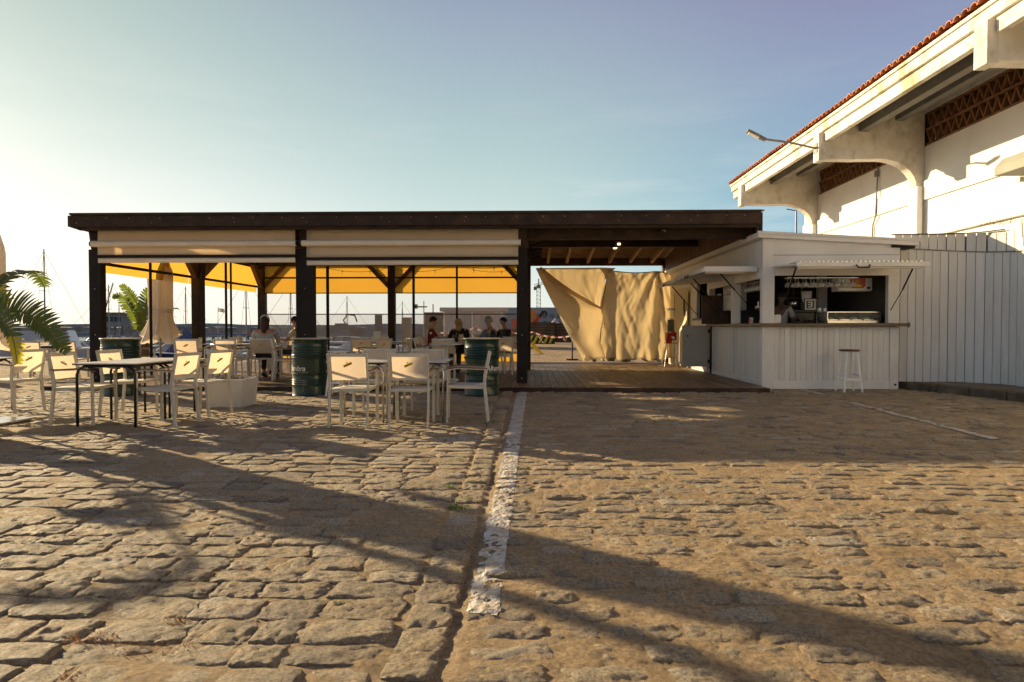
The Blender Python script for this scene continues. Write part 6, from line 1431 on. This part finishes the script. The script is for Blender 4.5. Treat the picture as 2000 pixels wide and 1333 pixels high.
# pontoons
for i, (xa, xb, Y, lab) in enumerate(((-40, -13, 34, 'nearest low pontoon on the water at the left'), (-48, -11, 48, 'second pontoon crossing the marina'), (-70, -12, 68, 'third pontoon farther out in the marina'), (-30, -14, 58, 'short pontoon behind the covered boat'))):
    b = MB(); b.box(xa, xb, Y, Y+1.6, WZ+.15, WZ+.5)
    for x in np.arange(xa+1, xb, 6): b.tube([(x, Y-.2, WZ-.4), (x, Y-.2, WZ+1.6)], .14, 7)
    o = build('pontoon', b, M['pontoon']); tag(o, lab, 'pontoon')
small = [(105, 41), (118, 56), (148, 40), (172, 44), (250, 58), (272, 44), (300, 55), (335, 60), (395, 58), (412, 62), (438, 55), (462, 48), (470, 60), (498, 52), (535, 58)]
for i, (px_, Y) in enumerate(small):
    boat(px_, Y, rnd.uniform(3.5, 5), rnd.uniform(-40, 220), 'small open motor boat moored among others in the marina', cabin=rnd.choice([0, .4, .5]), hullmat=rnd.choice(['hull', 'hull', 'hull_blue']), hh=.6)
# harbour cabin on piles
X = at(224, 640, 110).x; hc = empty('harbour_cabin', (X, 110, WZ), 'grey cabin with flat roof standing on the breakwater end', 'cabin')
b = MB(); b.box(X-1.6, X+1.3, 110, 113, 1.2, 3.5); build('walls', b, M['far_grey'], hc); b = MB(); b.box(X-2.0, X+1.7, 109.5, 113.5, 3.5, 3.75); build('roof', b, M['under'], hc)
for k in range(4): b = MB(); b.box(X-1.4+k*.68, X-.95+k*.68, 109.94, 109.99, 2.1, 3.0); build('window', b, M['window'], hc)
b = MB(); [b.box(X+q-.12, X+q+.12, 110.2, 110.5, WZ-.5, 1.2) for q in (-1.4, -.2, 1.1)]; build('pile', b, M['under'], hc)
# flag
p = at(426, 640, 90); fl = empty('flag', p, 'pale flag blowing on a thin pole beyond the pontoons', 'flag'); b = MB(); b.tube([(p.x, 90, WZ), (p.x, 90, 4.0)], .04, 5); build('pole', b, M['mast'], fl)
b = MB(); b.grid([[(p.x+.05+t*.95, 90+.12*math.sin(t*5), 3.9-.15*t-q*.55) for t in np.linspace(0, 1, 8)] for q in (0, .5, 1)]); build('cloth', b, solid('flag_cloth', (.5,.5,.45), trans=.3), fl)
# people on the pontoon
for px_, lab, c_ in ((482, 'distant person in a blue cap and red and white top on the pontoon', (.45,.12,.14)), (496, 'distant person in dark blue on the pontoon', (.04,.05,.12))):
    X = at(px_, 640, 68.6).x
    person((X, 68.7, WZ+.5), 180, lab, Jb, solid('far_top_%d' % px_, c_), hair=cap_hair(solid('blue_cap_%d' % px_, (.04,.05,.30) if px_ == 482 else (.03,.02,.02)), name='cap' if px_ == 482 else 'hair'))
# excavator arm and signs on the breakwater
X = at(672, 640, 168).x; b = MB(); b.box(X-2.5, X+.5, 168, 170, .8, 2.2); b.tube([(X+.5, 169, 1.6), (X-.5, 169, 3.0), (X+.7, 169, 4.6), (X+2.6, 169, 4.3), (X+3.2, 169, 2.6)], .22, 6); o = build('excavator', b, M['under']); tag(o, 'far dark excavator with a curved arm on the breakwater', 'excavator')
X = at(739, 640, 90).x; b = MB(); b.box(X-.5, X+.5, 90, 90.2, .6, 2.9); b.box(X-.35, X-.22, 90, 90.2, WZ, .6); b.box(X+.22, X+.35, 90, 90.2, WZ, .6); o = build('harbour_sign', b, M['shed_brown']); tag(o, 'tall narrow harbour sign board on two legs', 'sign')
# ground beyond: site cabin, tower, boards
X0, X1 = at(866, 640, 36).x, at(984, 640, 36).x; sh = empty('site_cabin', ((X0+X1)/2, 36, 0), 'pale flat roofed cabin with dark base seen through the rear window', 'cabin')
b = MB(); b.box(X0, X1, 36, 38.5, .75, 2.02); build('walls', b, M['cabinwall'], sh); b = MB(); b.box(X0+.02, X1-.02, 36.03, 38.4, 0, .748); build('base', b, M['shed_brown'], sh); b = MB(); b.box(X0-.18, X1+.18, 35.8, 38.7, 2.02, 2.24); build('roof', b, M['cabinwall'], sh)
for q in (.33, .62): b = MB(); b.box(X0+(X1-X0)*q, X0+(X1-X0)*(q+.12), 35.97, 35.995, 1.0, 1.8); build('window', b, M['far_grey'], sh)
for q in (.02, .48, .97): b = MB(); b.box(X0+(X1-X0)*q-.04, X0+(X1-X0)*q+.04, 35.9, 35.965, 0, 2.0); build('post', b, M['white_paint'], sh)
X0, X1 = at(829, 640, 37).x, at(863, 640, 37).x; b = MB(); b.box(X0, X1, 37, 38, 0, 1.95); b.box(X0-.03, X1+.03, 36.95, 38.05, 1.95, 2.0); o = build('brown_cabinet', b, M['shed_brown']); tag(o, 'brown upright cabinet left of the pale flat roofed cabin', 'cabinet')
X0, X1 = at(785, 640, 40).x, at(802, 640, 40).x; b = MB(); b.box(X0, X1, 40, 40.5, 0, 1.75); [b.box(X0+k*.12, X0+k*.12+.04, 39.96, 40, 0, 1.7) for k in range(5)]; o = build('pallet_stack', b, solid('stack_wood', (.5,.40,.26))); tag(o, 'narrow pale stack right of the middle back post', 'stack')
X = at(828, 640, 60).x; b = MB(); b.tube([(X, 60, 0), (X, 60, 3.6)], .05, 5); b.box(X-.9, X+.3, 59.9, 60.1, 3.0, 3.12); b.box(X-1.0, X-.6, 59.9, 60.1, 2.9, 3.3); o = build('light_mast', b, M['under']); tag(o, 'thin light mast left of the pale cabin', 'mast')
X = at(846, 640, 60).x; b = MB(); b.tube([(X, 60, 0), (X, 60, 3.3)], .06, 5); o = build('post', b, M['under']); tag(o, 'plain thin post right of the light mast', 'post')
X = at(812, 640, 30).x; b = MB(); rows = []
for i in range(9):
    t = i/8; w_ = .55*math.sin(math.pi*min(1, .18+t*.82))**.6; rows.append([(X-1.3+2.4*t, 30+w_*math.cos(a_), .05+.42*w_*1.2*math.sin(a_)) for a_ in np.linspace(0, math.pi, 9)])
b.grid(rows); o = build('upturned_dinghy', b, M['hull'], smooth=True); tag(o, 'pale upturned dinghy low behind the rear window', 'dinghy')
# containers, hazard barrier
for xa, xb, z1, Y, lab in ((1036, 1084, 630, 49, 'left dark brown container with boards beyond the passage'), (1085, 1180, 632, 50, 'right dark container half hidden by the canvas')):
    X0, X1 = at(xa, 640, Y).x, at(xb, 640, Y).x; zt = at(xa, z1, Y).z; ct = empty('container', ((X0+X1)/2, Y, 0), lab, 'container')
    b = MB(); b.box(X0, X1, Y, Y+2.4, 0, zt-.05); build('body', b, M['container'], ct); b = MB(); b.box(X0-.04, X1+.04, Y-.05, Y+2.45, zt-.05, zt); build('top_rim', b, M['wood_dark'], ct)
    b = MB(); [b.box(X0, X1, Y-.03, Y-.002, z, z+.05) for z in np.arange(.2, zt-.1, .22)]; build('rib', b, M['wood_dark'], ct)
X0, X1 = at(1030, 640, 44).x, at(1084, 640, 44).x; hb_ = empty('hazard_barrier', ((X0+X1)/2, 44, 0), 'concrete barrier with yellow and black diagonal stripes', 'barrier')
zt = at(1060, 655, 44).z; b = MB(); b.prism([(X0, 0), (X1, 0), (X1-.12, zt*.75), (X1-.35, zt), (X0, zt)], lambda u, v, t: (u, t, v), 44, 44.5); build('block', b, M['black'], hb_)
x = X0
while x < X1-.35: b = MB(); b.prism([(x, .04), (x+.17, .04), (x+.42, zt-.03), (x+.25, zt-.03)], lambda u, v, t: (min(u, X1-.06), t, v), 43.97, 43.998); build('stripe', b, solid('hazard_yellow', (.55,.50,.04)), hb_); x += .36
# telehandler boom
pA, pB, pC = at(1046, 631, 60), at(1062, 608, 60), at(1067, 611, 60); te = empty('telehandler', pA, 'red telehandler boom rising behind the containers', 'machine')
b = MB(); b.sweep([pA+Vector((-1.0, 0, -.9)), pA.lerp(pB, .55)], .28, .28, (0,1,0)); build('boom', b, M['red_plastic'], te); b = MB(); b.sweep([pA.lerp(pB, .5), pB], .3, .3, (0,1,0)); b.sweep([pB, pC, pC+Vector((0,0,-.3))], .35, .22, (0,1,0)); build('boom_tip', b, M['black'], te)
b = MB(); b.box(pA.x-2.2, pA.x-.6, 59.2, 61, .5, 1.9); build('chassis', b, M['red_plastic'], te); b = MB(); [b.tube([(pA.x+q, 59.1, .5), (pA.x+q, 59.5, .5)], .5, 14) for q in (-2.0, -.7)]; build('wheel', b, M['black'], te)
# tower crane
Yc = 380; p = at(1052, 640, Yc); zt = at(1052, 558, Yc).z; cn = empty('tower_crane', (p.x, Yc, 0), 'yellow tower crane far behind the terrace', 'crane'); b = MB(); hw = 1.1; cm_ = solid('crane_yellow', (.38,.28,.12))
for sx in (-1, 1):
    for sy in (-1, 1): b.bar((p.x+sx*hw, Yc+sy*hw, 0), (p.x+sx*hw, Yc+sy*hw, zt), .28, .28)
z = 0
while z < zt-2.2: b.bar((p.x-hw, Yc-hw, z), (p.x+hw, Yc-hw, z+2.2), .2, .2); b.bar((p.x-hw, Yc-hw, z+2.2), (p.x+hw, Yc-hw, z+2.2), .2, .2); z += 2.2
build('tower', b, cm_, cn)
b = MB(); J1 = at(1043, 561, Yc); J2 = at(1082, 549, Yc); d_ = J2-J1
for k in range(12):
    a, c_ = J1+d_*(k/12), J1+d_*((k+1)/12); b.bar(a, c_, .25, .25); b.bar(a+Vector((0,0,1.4)), c_+Vector((0,0,1.4)), .22, .22); b.bar(a, c_+Vector((0,0,1.4)), .16, .16)
build('jib', b, cm_, cn); b = MB(); b.bar((p.x, Yc, zt), (p.x, Yc, zt+4), .6, .6); b.box(p.x-.9, p.x+.9, Yc-1, Yc+1, zt-1.5, zt+.4); b.box(J1.x-.2, J1.x+1.6, Yc-1, Yc+1, J1.z-1.8, J1.z); build('cab', b, cm_, cn)
# far grey block
X0, X1 = at(1040, 640, 150).x, at(1240, 640, 150).x; zt = at(1060, 601, 150).z; fb_ = empty('far_building', ((X0+X1)/2, 150, 0), 'wide grey unfinished building behind the containers', 'building')
b = MB(); b.box(X0-14, X1, 150, 170, 0, zt); build('wall', b, M['far_grey'], fb_)
for i in range(16):
    for j in range(2): b = MB(); x = X0-1+i*1.7; b.box(x, x+.9, 149.9, 149.99, 1.6+j*1.7, 2.6+j*1.7); build('window', b, M['under'], fb_)
X0, X1 = at(1037, 640, 80).x, at(1048, 640, 80).x; b = MB(); b.box(X0-.3, X1, 80, 80.3, 0, at(1040, 606, 80).z); [b.tube([(X0+q, 79.9, 0), (X0+q, 79.9, 2.9)], .06, 5) for q in (-.2, .4)]; o = build('orange_net', b, M['orange']); tag(o, 'orange site netting beside the telehandler', 'netting')
for i, (px_, w_, h_, lab) in enumerate(((1085, 30, 7, 'pale rubble heap behind the containers'), (1110, 34, 9, 'second rubble heap half behind the canvas'))):
    P_ = at(px_, 632, 58); b = MB(); nn, mm = 16, 7; vs = []; fs = []
    for ii in range(mm):
        f = ii/(mm-1); rr = w_/30*1.5*(1-f)**.8
        for j in range(nn): a = 2*math.pi*j/nn; q = 1+.4*(float(vnoise(np.array(math.cos(a)*2+i*9), np.array(math.sin(a)*2+f*3), 6))-.5); vs.append((rr*q*math.cos(a), rr*q*math.sin(a), 1.75*f*(.8+.3*q)))
    for ii in range(mm-1):
        for j in range(nn): fs.append((ii*nn+j, ii*nn+(j+1)%nn, (ii+1)*nn+(j+1)%nn, (ii+1)*nn+j))
    b.add(vs, fs); o = build('rubble_heap', b, M['cabinwall']); o.location = (P_.x, 58, 0); tag(o, lab, 'rubble')
def bushy(px_, py_, Y, r, n, lab):
    P_ = at(px_, py_, Y); e = empty('bush', (P_.x, Y, 0), lab, 'bush'); b = MB()
    for k in range(n):
        a, q, u = rnd.uniform(0, 6.28), rnd.random()**.5, rnd.uniform(-1, 1); c_ = Vector((P_.x+r*q*math.cos(a), Y+r*q*math.sin(a), P_.z*.6+r*.55*u*math.sqrt(1-q*q*.8))); s_ = r*.09
        v1 = Vector((rnd.uniform(-1,1), rnd.uniform(-1,1), rnd.uniform(-1,1))).normalized()*s_; v2 = v1.orthogonal().normalized()*s_; b.add([c_+v1, c_+v2, c_-v1, c_-v2], [(0,1,2,3)])
    build('foliage', b, M['bush'], e); b = MB(); b.tube([(P_.x, Y, 0), (P_.x, Y, P_.z*.7)], .06, 6); build('stem', b, M['trunk'], e)
bushy(1070, 626, 57, .8, 900, 'green bush growing behind the containers'); 
for i, (px_, r) in enumerate(((1062, 2.2), (1076, 2.6), (1092, 2.0), (1104, 2.4))): bushy(px_, 600, 190, r, 350, ['tree at the left on the skyline above the grey block', 'second tree on the skyline above the grey block', 'third tree on the skyline above the grey block', 'fourth tree on the skyline next to the canvas'][i])
p = gr(1048, 692); b = MB(); q0, q1, q2 = Vector((-.22, .1, .48)), Vector((0, .05, .2)), Vector((.18, 0, .02)); b.sweep([q0, q1, q2], .16, .05, (1,0,0)); b.box(.10, .30, -.08, .08, 0, .07); o = build('yellow_ramp', b, M['yellow_plastic'], bev=.02); o.location = p; tag(o, 'tilted yellow plastic piece lying behind the right post', 'plastic piece')
b = MB(); 
for k in range(14): x, y = rnd.uniform(-.5, .3), rnd.uniform(-.3, .2); b.box(x, x+rnd.uniform(.03,.09), y, y+.05, 0, rnd.uniform(.02,.07))
o = build('rubble', b, M['white_print']); o.location = p; o.location.x -= .15; o.location.y -= .5; tag(o, 'scattered white scraps beside the yellow plastic piece', 'rubble', kind='stuff')
# warning tape
def tape(pts, lab, w_=.05):
    b = MB(); acc = 0; path = []
    for a, c_ in zip(pts[:-1], pts[1:]):
        a, c_ = Vector(a), Vector(c_); n = max(6, int((c_-a).length/.12))
        for i in range(n): t = i/n; q = a.lerp(c_, t); q.z -= .10*4*t*(1-t); path.append(q)
    path.append(Vector(pts[-1]))
    for i in range(len(path)-1):
        p_, q_ = path[i], path[i+1]; mi = i % 2; sl_ = Vector((0,0,w_/2)); tw = math.sin(i*.35)*.02; b.add([p_-sl_, q_-sl_+Vector((0,tw,0)), q_+sl_, p_+sl_], [(0,1,2,3)], mi)
    o = build('warning_tape', b, [solid('tape_red', (.38,.05,.04), trans=.3), solid('tape_white', (.75,.72,.7), trans=.3)]); tag(o, lab, 'tape')
tape([at(620, 691, 23), at(700, 688, 23), at(775, 670, 22.5), at(860, 650, 22), at(925, 641, 22), at(985, 644, 22), at(1040, 649, 22), at(1112, 657, 22)], 'long red and white warning tape stretched behind the terrace')
tape([at(1050, 651, 22), at(1056, 657, 22), at(1061, 668, 22)], 'loose end of warning tape hanging down near the canvas'); tape([at(1098, 652, 21.8), at(1102, 662, 21.8), at(1107, 658, 21.8)], 'knotted end of warning tape at the canvas edge')
p = at(1112, 657, 22); b = MB(); b.tube([(p.x+.1, 22, 0), (p.x+.1, 22, 1.1)], .025, 6); b.box(p.x-.1, p.x+.3, 21.85, 22.15, 0, .04); o = build('tape_post', b, M['steel_dark']); tag(o, 'thin post behind the canvas carrying the warning tape', 'post')
# mast behind the bar
X = at(1553, 640, 60).x; b = MB(); b.tube([(X, 60, 0), (X, 60, at(1553, 412, 60).z)], [.14, .08], 8); b.tube([(X, 60, at(1553, 412, 60).z), (X-.9, 60, at(1553, 412, 60).z+.15)], .05, 6); o = build('lamp_post', b, M['mast']); tag(o, 'thin tall lamp post seen between bar roof and warehouse', 'lamp post')
